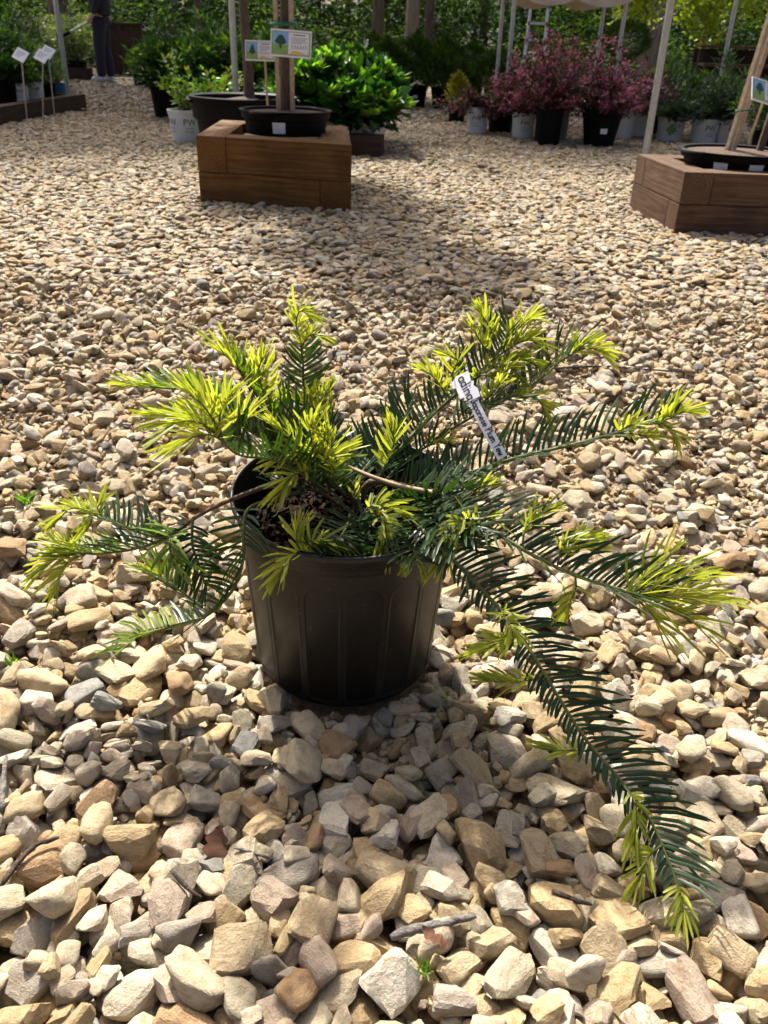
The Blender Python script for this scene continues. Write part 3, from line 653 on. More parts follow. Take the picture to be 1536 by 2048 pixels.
# ------------------------------------------------------------------ foliage kit
LT_ = np.array([(0, 0, 0), (.42, -.5, .10), (.5, 0, 0), (.42, .5, .10), (1, 0, -.06)])      # folded leaf: along, across, up
LTRI = np.array([(0, 2, 1), (0, 3, 2), (1, 2, 4), (2, 3, 4)])
def leaves(P, D, L, W, roll=1.0, tint=None, r=rng):
    """leaf blades at P pointing along D"""
    n = len(P); D = D/(np.linalg.norm(D, axis=1, keepdims=True)+1e-9)
    up = np.tile([0, 0, 1.], (n, 1)) + r.normal(0, .35*roll, (n, 3)); S = np.cross(D, up); S /= np.linalg.norm(S, axis=1, keepdims=True)+1e-9; U = np.cross(S, D)
    L = np.broadcast_to(L, n)[:, None]; W = np.broadcast_to(W, n)[:, None]
    V = np.stack([P + D*(a*L) + S*(b_*W) + U*(c*L) for a, b_, c in LT_], 1)
    T = (np.arange(n)[:, None, None]*5 + LTRI[None]).reshape(-1, 3)
    return V.reshape(-1, 3), T, np.repeat(r.random(n) if tint is None else tint, 5)
def unit(n): v = rng.normal(size=(n, 3)); return v/np.linalg.norm(v, axis=1, keepdims=True)
def foliage(name, mat, parent, P, D, L, W, roll=1.0, tint=None):
    V, T, t = leaves(P, D, L, W, roll, tint); o = link(name, mk_tris(V, T, False, t), M[mat], parent); return tag(o, kind='stuff')
def canes(n, h, rx, z0, lean=(0, 0), wild=.15, ry=None):
    """arching canes from the pot, as point arrays"""
    out = []
    for k in range(n):
        a = random.random()*6.283; s = math.sqrt(random.random()); hh = h*(1-.45*s*s)*random.uniform(.78-wild*.6, 1.08+wild*.25)
        ex, ey = rx*s*math.cos(a)+lean[0], (ry or rx)*s*math.sin(a)+lean[1]; q = np.linspace(0, 1, 7)
        out.append(np.stack([ex*q**1.25+np.cumsum(rng.normal(0, wild*.06, 7))*rx*4, ey*q**1.25+np.cumsum(rng.normal(0, wild*.06, 7))*rx*4, z0+(hh-z0)*(q-.12*s*q*q)], 1))
    return out
def along(cs, m, f0, spread, bias=1.0):
    P = []; D = []
    for c in cs:
        f = (f0+(1-f0)*rng.random(m)**bias)*(len(c)-1); i = np.minimum(f.astype(int), len(c)-2); w = (f-i)[:, None]
        p = c[i]*(1-w)+c[i+1]*w; t = c[i+1]-c[i]; t /= np.linalg.norm(t, axis=1, keepdims=True)+1e-9
        off = unit(m); off[:, 2] *= .7; P.append(p+off*spread*rng.random((m, 1))); D.append(off+t*.6+np.array([0, 0, .15]))
    return np.concatenate(P), np.concatenate(D)
def stems(cs, parent, r=.004, mat='stem', cut=1.0):
    mb = MB()
    for c in cs:
        c = c[:max(2, int(len(c)*cut))]; mb.tube(c, list(np.linspace(r, r*.4, len(c))), 5)
    return mb.obj('stems', M[mat], parent, True)
lm = lambda *a, **k: M.__setitem__(a[0], leaf_mat(*a, **k))
lm('laurel_leaf', (.018, .06, .016), (.045, .115, .024), trans=.3, rough=.38, spec=.35); lm('laurel_new', (.08, .19, .025), (.17, .30, .04), trans=.4, rough=.35)
lm('hydrangea_leaf', (.012, .055, .012), (.035, .115, .022), trans=.3, rough=.4); lm('hydrangea_new', (.09, .22, .02), (.20, .36, .04), trans=.45)
lm('weigela_leaf', (.035, .018, .018), (.07, .06, .028), trans=.3); lm('pink_flower', (.32, .065, .14), (.62, .24, .35), trans=.4, tcol=(1.2, .9, 1.0))
lm('arborvitae_leaf', (.024, .06, .014), (.075, .13, .026), trans=.25); lm('gold_leaf', (.14, .16, .02), (.28, .26, .03), trans=.35)
lm('golden_conifer', (.05, .085, .012), (.13, .17, .022), trans=.3); lm('grey_green_leaf', (.03, .075, .04), (.10, .16, .09), trans=.3)
lm('variegated_leaf', (.08, .15, .05), (.34, .40, .22), trans=.35); lm('maple_leaf', (.15, .25, .02), (.32, .42, .04), trans=.5, tcol=(1.4, 1.3, .4))
lm('wood_leaf', (.009, .028, .006), (.034, .08, .013), trans=.3, rough=.7, spec=.12); lm('wood_leaf_sun_tone', (.06, .14, .018), (.15, .25, .03), trans=.45, rough=.7, spec=.12)
lm('willow_leaf', (.02, .04, .02), (.05, .08, .035), trans=.3); lm('white_flower', (.5, .5, .48), (.75, .74, .7), trans=.3, tcol=(1, 1, 1)); lm('blue_green_leaf', (.03, .065, .05), (.08, .12, .09), trans=.25)
lm('pine_leaf', (.010, .028, .008), (.03, .06, .016), trans=.15, rough=.8, spec=.08)

# flat or wrapped lettering
def text_mesh(body, size):
    cu = bpy.data.curves.new('txt', 'FONT'); cu.body = body; cu.size = size; cu.align_x = 'CENTER'; cu.resolution_u = 2
    o = bpy.data.objects.new('txt', cu); COL.objects.link(o); dg = bpy.context.evaluated_depsgraph_get(); dg.update()
    me = bpy.data.meshes.new_from_object(o.evaluated_get(dg)); bpy.data.objects.remove(o); bpy.data.curves.remove(cu)
    return [tuple(v.co) for v in me.vertices], [tuple(p.vertices) for p in me.polygons]
_PW = text_mesh('PW', .066); _L1 = text_mesh('PROVEN', .017); _L2 = text_mesh('WINNERS', .017)
def wrap(tv, ang, z0, rad):
    out = []
    for (x, y, _) in tv:
        z = z0+y; r = rad(z)+.0012; a = ang+x/r; out.append((r*math.cos(a), r*math.sin(a), z))
    return out
def pot_at(t, rt, rb, h, mat='black_plastic', letters=(), soil=.86, sticker=None, ribs=True, name='pot'):
    """tapered nursery can with lip; parts of thing t"""
    rad = lambda z: rb+(rt-rb)*z/h
    mb = MB(); mb.lathe([(0, .004), (rb*.97, .004), (rb, .0), (rb, .006), (rad(h*.86), h*.86), (rad(h*.87)+.003, h*.87), (rt+.004, h*.985), (rt+.006, h), (rt+.002, h+.004), (rt-.004, h), (rad(h*.7)-.006, h*.7), (rad(h*.3)-.006, h*.3)], 36)
    p = mb.obj(name, M[mat], t, True)
    V = [(0, 0, h*soil+.012)]; n = 24; V += [((rt-.006)*math.cos(6.2832*k/n), (rt-.006)*math.sin(6.2832*k/n), h*soil) for k in range(n)]
    link('soil', mk(V, [(0, 1+k, 1+(k+1) % n) for k in range(n)]), M['brown_soil'], t)
    for ang in letters:
        mb = MB(); k = rt/.127
        sc = lambda tv, s: [(x*s, y*s, 0) for x, y, _ in tv]
        mb.add(wrap(sc(_PW[0], k), ang, h*.54, rad), _PW[1]); mb.add(wrap(sc(_L1[0], k), ang, h*.42, rad), _L1[1]); mb.add(wrap(sc(_L2[0], k), ang, h*.31, rad), _L2[1])
        mb.obj('lettering', M['ink'], p)
    if sticker is not None:
        mb = MB(); w, hh, z0 = .032, .04, h*.5; q = []
        for x in (-w, 0, w):
            for z in (z0-hh/2, z0+hh/2): r = rad(z)+.0025; q.append((r*math.cos(sticker+x/rt), r*math.sin(sticker+x/rt), z))
        mb.add(q, [(0, 2, 3, 1), (2, 4, 5, 3)]); mb.obj('price_sticker', M['paper'], p)
    return p
FRONT = -math.pi/2
ZB = -.012
def plant(name, label, cat, x, y, pot, group=None, clear=True):
    rt, rb, h = pot[:3]; t = thing(name, label, cat, (x, y, ZB), 0, group)
    if clear: DISC.append((x, y, rb*.97))
    return t

def laurel(x, y, h, rx, label, group=None, pot=(.16, .13, .26), pm='black_plastic', letters=(), n=26, m=46, ll=.085, lw=.036, name='laurel_shrub', leaf='laurel_leaf', new='laurel_new', newf=.35, z=None, sticker=None, lean=(0, 0)):
    t = plant(name, label, 'shrub', x, y, pot, group)
    if z is not None: t.location.z = z
    pot_at(t, *pot, mat=pm, letters=letters, sticker=sticker)
    cs = canes(n, h, rx, pot[2]*.85, wild=.2, lean=lean); stems(cs, t, .006)
    P, D = along(cs, m, .3, rx*.28, .8); foliage('foliage', leaf, t, P, D, rng.uniform(.65, 1.1, len(P))*ll, rng.uniform(.8, 1.1, len(P))*lw)
    if newf:
        P, D = along(cs, max(3, int(m*newf)), .84, rx*.13, .6); foliage('new_leaves', new, t, P, D+np.array([0, 0, .5]), rng.uniform(.6, 1, len(P))*ll*.85, rng.uniform(.8, 1.1, len(P))*lw*.8)
    return t
def weigela(x, y, h, rx, label, pot, pm='black_plastic', letters=(), sticker=None, lean=(0, 0), n=30, fl=34):
    t = plant('weigela_shrub', label, 'shrub', x, y, pot, 'pink flowering shrubs in cans')
    pot_at(t, *pot, mat=pm, letters=letters, sticker=sticker)
    cs = canes(n, h, rx, pot[2]*.85, lean=lean, wild=.35); stems(cs, t, .005)
    P, D = along(cs, 62, .2, rx*.24); foliage('foliage', 'weigela_leaf', t, P, D, rng.uniform(.035, .065, len(P)), rng.uniform(.015, .026, len(P)))
    ctr = [c[np.random.RandomState(k*7+1).randint(2, 7)] for k, c in enumerate(cs)]; P = []
    P1, D1 = along(cs, fl, .3, rx*.13, .85); keep = rng.random(len(P1)) < .78; P1 = P1[keep]
    Q = np.repeat(P1, 3, 0)+rng.normal(0, .011, (len(P1)*3, 3)); foliage('flowers', 'pink_flower', t, Q, unit(len(Q))+np.array([0, -.2, .3]), rng.uniform(.018, .034, len(Q)), rng.uniform(.014, .024, len(Q)), 2)
    return t
def conifer(x, y, h, rx, label, pot=(.15, .12, .24), n=1500, mat='arborvitae_leaf', group=None, name='arborvitae', sticker=None, tip=None):
    t = plant(name, label, 'conifer', x, y, pot, group); pot_at(t, *pot, sticker=sticker)
    mb = MB(); mb.tube([(0, 0, pot[2]*.8), (0, 0, h*.9)], [.014, .004], 7); mb.obj('trunk', M['bark_young'], t, True)
    q = rng.random(n)**.8; a = rng.uniform(0, 6.283, n); lob = 1+.28*np.sin(a*3+q*9+random.random()*6)+rng.normal(0, .12, n)
    rr = rx*np.sin(np.clip(.2+q*.85, 0, 1)*math.pi)**.75*(.55+.45*rng.random(n)**.4)*lob; z = pot[2]+.02+q*(h-pot[2])
    P = np.stack([rr*np.cos(a), rr*np.sin(a), z], 1); D = np.stack([np.cos(a), np.sin(a), 1.3+rng.normal(0, .4, n)], 1)
    foliage('crown', mat, t, P-D*.03, D, rng.uniform(.05, .10, n), rng.uniform(.014, .03, n), 1.5)
    if tip: P, D = P[q > .72], D[q > .72]; foliage('new_tips', tip, t, P, D, .05, .02)
    return t

# ------------------------------------------------------------------ timber planters
def timber(parent, p0, p1, w, h, z, mat, bev=.004):
    """square timber from p0 to p1 (local xy, ends included), its long axis local X"""
    d = Vector((p1[0]-p0[0], p1[1]-p0[1])); L = d.length
    mb = MB(); mb.box((0, 0, 0), (L, w, h)); o = mb.obj('timber', M[mat], parent, bevel=bev, seg=2)
    o.location = ((p0[0]+p1[0])/2, (p0[1]+p1[1])/2, z+h/2); o.rotation_euler = (0, 0, math.atan2(d.y, d.x)); return o
def beam(parent, q, h, z, mat, bev=.004):
    """timber whose footprint is the quad q (local xy); q[0]->q[1] is its long side"""
    q = [Vector((p[0], p[1], 0)) for p in q]; c = (q[0]+q[1]+q[2]+q[3])/4; d = q[1]-q[0]; an = math.atan2(d.y, d.x); Rm = Matrix.Rotation(-an, 3, 'Z')
    L = [Rm@(p-c) for p in q]; a = sum((L[i].x*L[(i+1) % 4].y-L[(i+1) % 4].x*L[i].y) for i in range(4))
    if a < 0: L = L[::-1]
    mb = MB(); mb.add([(p.x, p.y, -h/2) for p in L]+[(p.x, p.y, h/2) for p in L], [(3, 2, 1, 0), (4, 5, 6, 7)]+[(i, (i+1) % 4, (i+1) % 4+4, i+4) for i in range(4)])
    o = mb.obj('timber', M[mat], parent, bevel=bev, seg=2); o.location = (c.x, c.y, z+h/2); o.rotation_euler = (0, 0, an); return o
def planter(label, C, hs, tw, mat, first, z0=-.022):
    """stacked timber courses round the quad C (front-left, front-right, back-right, back-left); corner laps alternate"""
    C = [Vector(c) for c in C]; o0 = C[0]; t = thing('timber_planter', label, 'planter box', (o0.x, o0.y, z0)); C = [c-o0 for c in C]; z = 0; g = .002
    def inset(i):       # inner corner i
        a, b_, c = C[i-1], C[i], C[(i+1) % 4]; d1 = (b_-a).normalized(); d2 = (c-b_).normalized(); n1 = Vector((-d1.y, d1.x)); n2 = Vector((-d2.y, d2.x)); det = d1.x*d2.y-d1.y*d2.x
        p1 = b_+n1*tw; p2 = b_+n2*tw; s_ = ((p2-p1).x*d2.y-(p2-p1).y*d2.x)/det; return p1+d1*s_
    I = [inset(i) for i in range(4)]
    def cut(i, e):      # where the inner line of side i meets the outer line of the next/previous side
        a, b_ = C[i], C[(i+1) % 4]; d = (b_-a).normalized(); n = Vector((-d.y, d.x)); p = a+n*tw
        k = (i-1) % 4 if e == 0 else (i+1) % 4; q = C[k]; dq = (C[(k+1) % 4]-q); det = d.x*dq.y-d.y*dq.x; w = q-p; return p+d*((w.x*dq.y-w.y*dq.x)/det)
    def cuto(i, e):     # where the outer line of side i meets the inner line of the next/previous side
        a, b_ = C[i], C[(i+1) % 4]; d = (b_-a).normalized(); k = (i-1) % 4 if e == 0 else (i+1) % 4; q = C[k]; dq = (C[(k+1) % 4]-q); dn = dq.normalized(); q = q+Vector((-dn.y, dn.x))*(tw+g)
        det = d.x*dq.y-d.y*dq.x; w = q-a; return a+d*((w.x*dq.y-w.y*dq.x)/det)
    def cuti(i, e):
        a, b_ = C[i], C[(i+1) % 4]; d = (b_-a).normalized(); n = Vector((-d.y, d.x)); a = a+n*tw; k = (i-1) % 4 if e == 0 else (i+1) % 4; q = C[k]; dq = (C[(k+1) % 4]-q); dn = dq.normalized(); q = q+Vector((-dn.y, dn.x))*(tw+g)
        det = d.x*dq.y-d.y*dq.x; w = q-a; return a+d*((w.x*dq.y-w.y*dq.x)/det)
    for k, h in enumerate(hs):
        for i in range(4):
            if (k+first) % 2 == 0: beam(t, (C[i], cuto(i, 1), cuti(i, 1), cut(i, 0)), h-.002, z, mat)
            else: beam(t, (cuto(i, 0), C[(i+1) % 4], cut(i, 1), cuti(i, 0)), h-.002, z, mat)
        z += h
    V = [(p.x, p.y, q) for q in (0, z*.84) for p in I]; link('soil', mk(V, [(4, 5, 6, 7)]), M['brown_soil'], t)
    cx, cy = sum((c for c in C), Vector((0, 0)))/4+o0; rr = [(c+o0) for c in C]; QUAD.append([(p.x, p.y) for p in rr]); return t
planter('brown two course timber planter holding a low tub with a staked tree', ((-.995, 4.56), (-.215, 4.38), (-.285, 5.32), (-1.035, 5.46)), (.152, .168), .150, 'timber_l', 0)
planter('weathered timber planter with an angled end beside the galvanised pole', ((1.315, 4.15), (2.75, 4.13), (2.75, 4.86), (1.262, 4.82)), (.138, .142), .135, 'timber_r', 0)

def tub(x, y, z, rt, rb, h, label, sx=1.0, sticker=None, rz=0.0, grips=(0, math.pi), name='low_tub', mat='black_plastic', tree=None):
    """wide low tub with a thick rim and two grips, and the tree it holds"""
    t = thing(name, label, 'potted tree', (x, y, z), rz)
    mb = MB(); rad = lambda q: rb+(rt-rb)*q/h
    mb.lathe([(0, .004), (rb, .0), (rb+.002, .008), (rad(h*.62), h*.62), (rt*1.02, h*.66), (rt*1.04, h*.92), (rt*1.075, h*.95), (rt*1.085, h), (rt*1.06, h*1.015), (rt*.985, h*.99), (rad(h*.6)*.97, h*.6)], 56)
    p = mb.obj('tub', M[mat], t, True)
    for a in grips:
        mb = MB(); pts = [((rt*1.07+.018*math.sin(q*math.pi))*math.cos(a+(q-.5)*.62), (rt*1.07+.018*math.sin(q*math.pi))*math.sin(a+(q-.5)*.62), h*.93) for q in np.linspace(0, 1, 9)]
        mb.tube(pts, .011, 8); mb.obj('grip', M[mat], p, True)
    V = [(0, 0, h*1.0)]; n = 28; V += [(rt*.97*math.cos(6.2832*k/n), rt*.97*math.sin(6.2832*k/n), h*.88) for k in range(n)]
    link('soil', mk(V, [(0, 1+k, 1+(k+1) % n) for k in range(n)]), M['brown_soil'], t)
    for st in (sticker or ()):
        q = []; w, hh = .034, .052; z0 = h*(.36 if h < .1 or h > .108 else .5)
        for xx in (-w, 0, w):
            for zz in (z0-hh/2, z0+hh/2): r = rad(zz)+.003; q.append((r*math.cos(st-rz+xx/rt), r*math.sin(st-rz+xx/rt), zz))
        MB().add(q, [(0, 2, 3, 1), (2, 4, 5, 3)]).obj('price_sticker', M['paper'], p)
    return t
def crown(parent, name, mat, c, rx, ry, rz, n, L, W, hollow=.45, lumps=9, core=.75):
    """leaf clumps spread through a volume, gaps between the clumps"""
    C = unit(lumps)*np.array([rx, ry, rz])*rng.uniform(hollow, 1, (lumps, 1)); k = rng.integers(0, lumps, n)
    P = np.array(c)+C[k]*.82+unit(n)*rng.random((n, 1))**.5*np.array([rx, ry, rz])*.36*core/.75
    return foliage(name, mat, parent, P, unit(n)+np.array([0, 0, -.15]), rng.uniform(.6, 1.15, n)*L, rng.uniform(.7, 1.1, n)*W, 1.5)
def limbs(parent, base, top, r, n, ext, mat, h0=.45):
    mb = MB()
    for k in range(n):
        f = h0+(1-h0)*(k+.5)/n; p = Vector(base).lerp(Vector(top), f); a = k*2.4+random.random(); L = ext*(1.15-f*.6)
        q = [p, p+Vector((math.cos(a)*L*.5, math.sin(a)*L*.5, L*.22)), p+Vector((math.cos(a)*L, math.sin(a)*L, L*.55))]
        mb.tube(q, [r*.45*(1.2-f*.6), r*.28*(1.2-f*.6), r*.08], 6)
    return mb.obj('limbs', M[mat], parent, True)
# tree in the left planter
tl = tub(-.59, 4.92, .286, .225, .205, .115, 'young tree with two stakes in a low black tub on the brown planter', sticker=(FRONT-.05,), grips=(-.4-1.57, 1.2))
def wpart(t, name, pts, r, mat, n=8):
    loc = Vector(t.location); mb = MB(); mb.tube([Vector(p)-loc for p in pts], r, n); return mb.obj(name, M[mat], t, True)
wpart(tl, 'trunk', [(-.585, 4.93, .36), (-.58, 4.93, .7), (-.575, 4.94, 1.2), (-.56, 4.95, 2.4)], [.036, .031, .029, .014], 'bark_young', 12)
limbs(tl, (.0, 0, .6), (.03, .03, 2.15), .03, 9, .55, 'bark_young', .35)
crown(tl, 'crown', 'wood_leaf', (.03, .05, 1.72), .62, .55, .75, 5200, .075, .035, lumps=26)
for (xa, xb) in ((-.625, -.63), (-.548, -.545)):
    loc = Vector(tl.location); mb = MB(); mb.box(Vector((xa, 4.885, .92))-loc, (.021, .021, 1.16), Euler((0, (xb-xa)/1.1, 0)).to_matrix()); mb.obj('stake', M['stake'], tl, bevel=.002, seg=1)
mb = MB(); mb.tube([Vector((-.585+.062*math.cos(a), 4.905+.05*math.sin(a), .79)) - Vector(tl.location) for a in np.linspace(0, 6.283, 15)], .010, 6); mb.obj('tie_tape', M['tape'], tl, True)

def plant_sign(label, x, y, z, w, h, rz, tilt, kind, posts=(), base=False, roll=0.0, group=None):
    """printed board: origin at the middle of the plate"""
    t = thing('plant_sign', label, 'sign', (x, y, z), rz, group); T = Euler((tilt, roll, 0)).to_matrix()
    def plate(name, x0, x1, y0, y1, d, mat, par):
        mb = MB(); q = [T@Vector((a, -d, b_)) for a, b_ in ((x0*w/2, y0*h/2), (x1*w/2, y0*h/2), (x1*w/2, y1*h/2), (x0*w/2, y1*h/2))]; mb.add(q, [(0, 1, 2, 3)]); return mb.obj(name, M[mat], par)
    mb = MB(); mb.box((0, 0, 0), (w, .005, h), T); mb.V = [tuple(T@(T.inverted()@Vector(v))) for v in mb.V]; p = mb.obj('board', M['paper'], t)
    if kind == 'plain':
        for k in range(4): plate('print_line', -.7, .75-.2*k, .5-.3*k, .58-.3*k, .0034, 'print_grey', p)
        return t, T
    plate('print_border', -.94, .94, -.86, .86, .0032, 'print_lawn', p); plate('print_panel', -.88, .88, -.76, .80, .0038, 'paper', p)
    plate('picture_sky', -.88, -.12, -.1, .80, .0044, 'print_blue', p); plate('picture_lawn', -.88, -.12, -.76, -.1, .0044, 'print_lawn', p)
    # little tree of the picture: outline polygon
    q = [(0, .62), (.14, .5), (.2, .3), (.28, .1), (.2, -.06), (.06, -.1), (.05, -.4), (-.05, -.4), (-.06, -.1), (-.22, -.05), (-.29, .12), (-.2, .32), (-.13, .52)] if kind == 'round' else [(0, .7), (.09, .4), (.16, .1), (.24, -.25), (.05, -.3), (.04, -.45), (-.04, -.45), (-.05, -.3), (-.24, -.25), (-.16, .1), (-.09, .4)]
    mb = MB(); mb.add([T@Vector(((-.5+a)*w/2, -.005, b_*h/2)) for a, b_ in q], [tuple(reversed(range(len(q))))]); mb.obj('picture_tree', M['print_dark'], p)
    plate('print_title', .1, .7, .60, .68, .0044, 'print_grey', p)
    for k, e in enumerate((.78, .7, .8, .55)): plate('print_line', .02, e, .40-.13*k, .44-.13*k, .0044, 'print_grey', p)
    for k in range(6): plate('print_symbol', .04+.135*k, .09+.135*k, -.26, -.12, .0044, 'print_grey', p)
    plate('print_rule', .0, .84, -.34, -.31, .0044, 'print_grey', p)
    mb = MB(); q = [(-.05, -.74), (.86, -.74), (.5, -.62), (.25, -.48), (.08, -.56)]; mb.add([T@Vector((a*w/2, -.0044, b_*h/2)) for a, b_ in q], [(0, 1, 2, 3, 4)]); mb.obj('print_hill', M['print_orange'], p)
    return t, T
plant_sign('printed tree sign with picture tied to the staked trunk on the brown planter', -.545, 4.83, .705, .205, .122, R_(-1.5), R_(-8), 'round', roll=R_(2.5))
# big tub behind with its own tree and sign
tb = tub(-1.045, 6.35, -.015, .335, .29, .385, 'young tree in a big wide rimmed black tub behind the brown planter', sticker=(FRONT+.25,), grips=(3.3, .3), name='large_tub')
wpart(tb, 'trunk', [(-1.01, 6.38, .3), (-1.012, 6.4, .5), (-1.03, 6.42, .9), (-1.06, 6.44, 2.6)], [.04, .033, .03, .015], 'bark_young', 12)
limbs(tb, (0, 0, .9), (-.02, .06, 2.5), .03, 8, .6, 'bark_young', .4)
crown(tb, 'crown', 'wood_leaf', (.0, .08, 2.25), .75, .7, .85, 4200, .085, .04, lumps=22)
s2, _ = plant_sign('printed conifer sign on a thin stick standing in the big tub', -.858, 5.9, .652, .178, .112, R_(0), R_(-8), 'cone')
mb = MB(); mb.tube([(.03, .004, -.04), (.035, .02, -.33)], .007, 6); mb.obj('stick', M['stake'], s2, True)

# tree in the right planter
tr = tub(at(1478, 300, 4.52)[0], 4.52, .215, .262, .24, .105, 'staked young willow leaved tree in a low black tub on the weathered planter', sticker=(FRONT-.62, FRONT+.02), grips=(3.5, -.9))
loc = Vector(tr.location)
SB = at(1457, 302, 4.52); ST = at(1541, 45, 4.56); ST = SB+(ST-SB)*2.2
for dx in (-.013, .014):
    a = Vector(SB)+Vector((dx, dx*.5, -.05)); b_ = Vector(ST)+Vector((dx*1.5, dx*.5, 0)); d = (b_-a); mb = MB()
    mb.box((a+b_)/2-loc, (.024, .024, d.length), d.to_track_quat('Z', 'Y').to_matrix()); mb.obj('stake', M['stake'], tr, bevel=.002, seg=1)
tq = Vector(SB+(ST-SB)*.15)
mb = MB(); mb.tube([tq+Vector((.008+.034*math.cos(q), .004+.024*math.sin(q), .004*math.cos(q)))-loc for q in np.linspace(0, 6.283, 13)], .004, 6); mb.obj('tie', M['tape'], tr, True)
wpart(tr, 'trunk', [(1.80, 4.60, .26), (1.86, 4.62, .8), (1.95, 4.66, 2.3)], [.02, .016, .008], 'bark_young', 8)
limbs(tr, (.06, .06, .7), (.14, .06, 2.0), .02, 8, .5, 'bark_young', .3)
crown(tr, 'crown', 'willow_leaf', (.2, .12, 1.5), .55, .5, .6, 3200, .07, .012, lumps=20)
s3, _ = plant_sign('printed sign leaning forward on a bamboo cane beside the leaning stakes', at(1532, 185, 4.42)[0], 4.42, at(1532, 185, 4.42)[2], .17, .11, R_(18), R_(-30), 'round', roll=R_(12))
mb = MB(); mb.tube([(.005, .01, -.03), (-.01, .03, -.22)], .006, 6); mb.obj('cane', M['bamboo'], s3, True)

# ------------------------------------------------------------------ poles and canopy
def pole(label, x, y, h, r, lean=(0, 0)):
    t = thing('canopy_pole', label, 'pole', (x, y, GZ)); mb = MB(); mb.tube([(0, 0, 0), (lean[0], lean[1], h)], r, 16); mb.obj('tube', M['steel'], t, True)
    mb = MB(); mb.tube([(lean[0]*.97, lean[1]*.97, h*.97), (lean[0], lean[1], h+.02)], r*1.25, 16); mb.obj('cap', M['steel'], t, True)
    mb = MB(); mb.box((0, 0, .005), (.13, .13, .01)); mb.obj('foot_plate', M['steel'], t); return t
pole('galvanised steel pole behind the weathered planter end', 1.756, 6.5, 2.6, .024)
pole('galvanised steel pole rising behind the big rimmed tub', -1.24, 7.2, 2.6, .024)
pole('galvanised steel pole standing in the timber edged bed with sign stakes', at(135, 178, 10.2)[0], 10.2, 2.6, .027)
pole('thin galvanised pole in front of the pale plank shelves', 3.41, 10.2, 2.5, .022, (.02, 0))
cp = thing('shade_canopy', 'beige cloth canopy with scalloped edge above the pink shrubs', 'canopy', (1.02, 9.0, GZ))
cw, cd, ch = 1.02, 1.0, 1.145
for (x, y) in ((0, 0), (cw, .05), (0, cd), (cw, cd)):
    mb = MB(); mb.tube([(x, y, 0), (x, y, ch+.12)], .02, 12); mb.obj('pole', M['steel'], cp, True)
V = []; F = []; nx_, ny_ = 24, 20
for j in range(ny_+1):
    for i in range(nx_+1):
        u, v = i/nx_, j/ny_; V.append((.05+u*(cw-.02), -.04+v*(cd+.08), ch+.10+.10*math.sin(math.pi*v)*math.sin(math.pi*u)))
for j in range(ny_):
    for i in range(nx_): a = j*(nx_+1)+i; F.append((a, a+1, a+nx_+2, a+nx_+1))
link('roof_cloth', mk(V, F, True), M['cloth'], cp)
for (p0, p1) in (((.06, -.05), (cw+.03, -.05)), ((.06, cd+.05), (cw+.03, cd+.05))):
    V = []; F = []; n = 40
    for i in range(n+1):
        q = i/n; sc_ = abs(math.sin(q*math.pi*2)); x = p0[0]+(p1[0]-p0[0])*q; y = p0[1]+(p1[1]-p0[1])*q
        V += [(x, y, ch+.11), (x, y+.012*math.sin(q*30), ch-.02-.055*sc_)]
    for i in range(n): F.append((2*i, 2*i+2, 2*i+3, 2*i+1))
    link('valance', mk(V, F, True), M['cloth'], cp)

# ------------------------------------------------------------------ left bed
def edging(label, p0, p1, w, h, courses, mat='timber_d', name='timber_edging', ret=None):
    t = thing(name, label, 'edging', (p0[0], p0[1], -.025)); z = 0
    for k in range(courses):
        d = (p1[0]-p0[0], p1[1]-p0[1]); L = math.hypot(*d); nseg = max(1, int(L/2.4)); 
        for s_ in range(nseg):
            a, b_ = s_/nseg, (s_+1)/nseg-.002/L; timber(t, (d[0]*a, d[1]*a), (d[0]*b_, d[1]*b_), w, h-.0015, z, mat)
        if ret: timber(t, (d[0]-w/2-.003, d[1]-w/2), (d[0]+ret[0], d[1]-w/2+ret[1]), w, h-.0015, z, mat)
        z += h
    n = math.hypot(*(p1[0]-p0[0], p1[1]-p0[1])); RECT.append(((p0[0]+p1[0])/2, (p0[1]+p1[1])/2, n/2, w/2, math.atan2(p1[1]-p0[1], p1[0]-p0[0]))); return t
edging('dark timber edging of the bed with the sign stakes', (-3.60, 5.2), (-3.36, 9.9), .13, .155, 1, ret=(-2.2, .15))
edging('long dark timber edging behind the person', (-4.95, 15.35), (-7.6, 14.9), .15, .19, 1)
edging('low dark timber block under the large leaved shrub', (-.42, 6.72), (-.10, 6.68), .16, .155, 1)
for (px, py, b_, lab) in ((41, 110, (-3.26, 8.15), 'white label plate on the thin stake farthest from the steel pole'), (84, 112, (-3.235, 8.45), 'white label plate on a thin stake between two others at the edging'), (95, 104, (-3.25, 8.8), 'small white label plate on the stake closest to the steel pole')):
    c = at(px, py, b_[1]); t, T = plant_sign(lab, c[0], c[1], c[2], .135, .10, R_(-28), R_(-38), 'plain', roll=R_(18))
    lx, ly = b_[0]-c[0], b_[1]-c[1]; cz, sz = math.cos(R_(28)), math.sin(R_(28)); lx, ly = lx*cz-ly*sz, lx*sz+ly*cz
    mb = MB(); mb.tube([(0, .006, -.01), (lx, ly, GZ-c[2])], .006, 8); mb.obj('stake', M['steel'], t, True)
    mb = MB(); mb.box((lx, ly, .016+GZ-c[2]), (.17, .10, .008)); mb.obj('foot_plate', M['steel'], t)
GW = 'white lettered cans in the left bed'
laurel(at(41, 195, 9.0)[0], 9.0, .50, .24, 'glossy green shrub in the lettered white can farther from the blue pot', pot=(.085, .075, .17), pm='white_plastic', letters=(FRONT+.35,), n=16, m=34, ll=.06, lw=.026, z=.085)
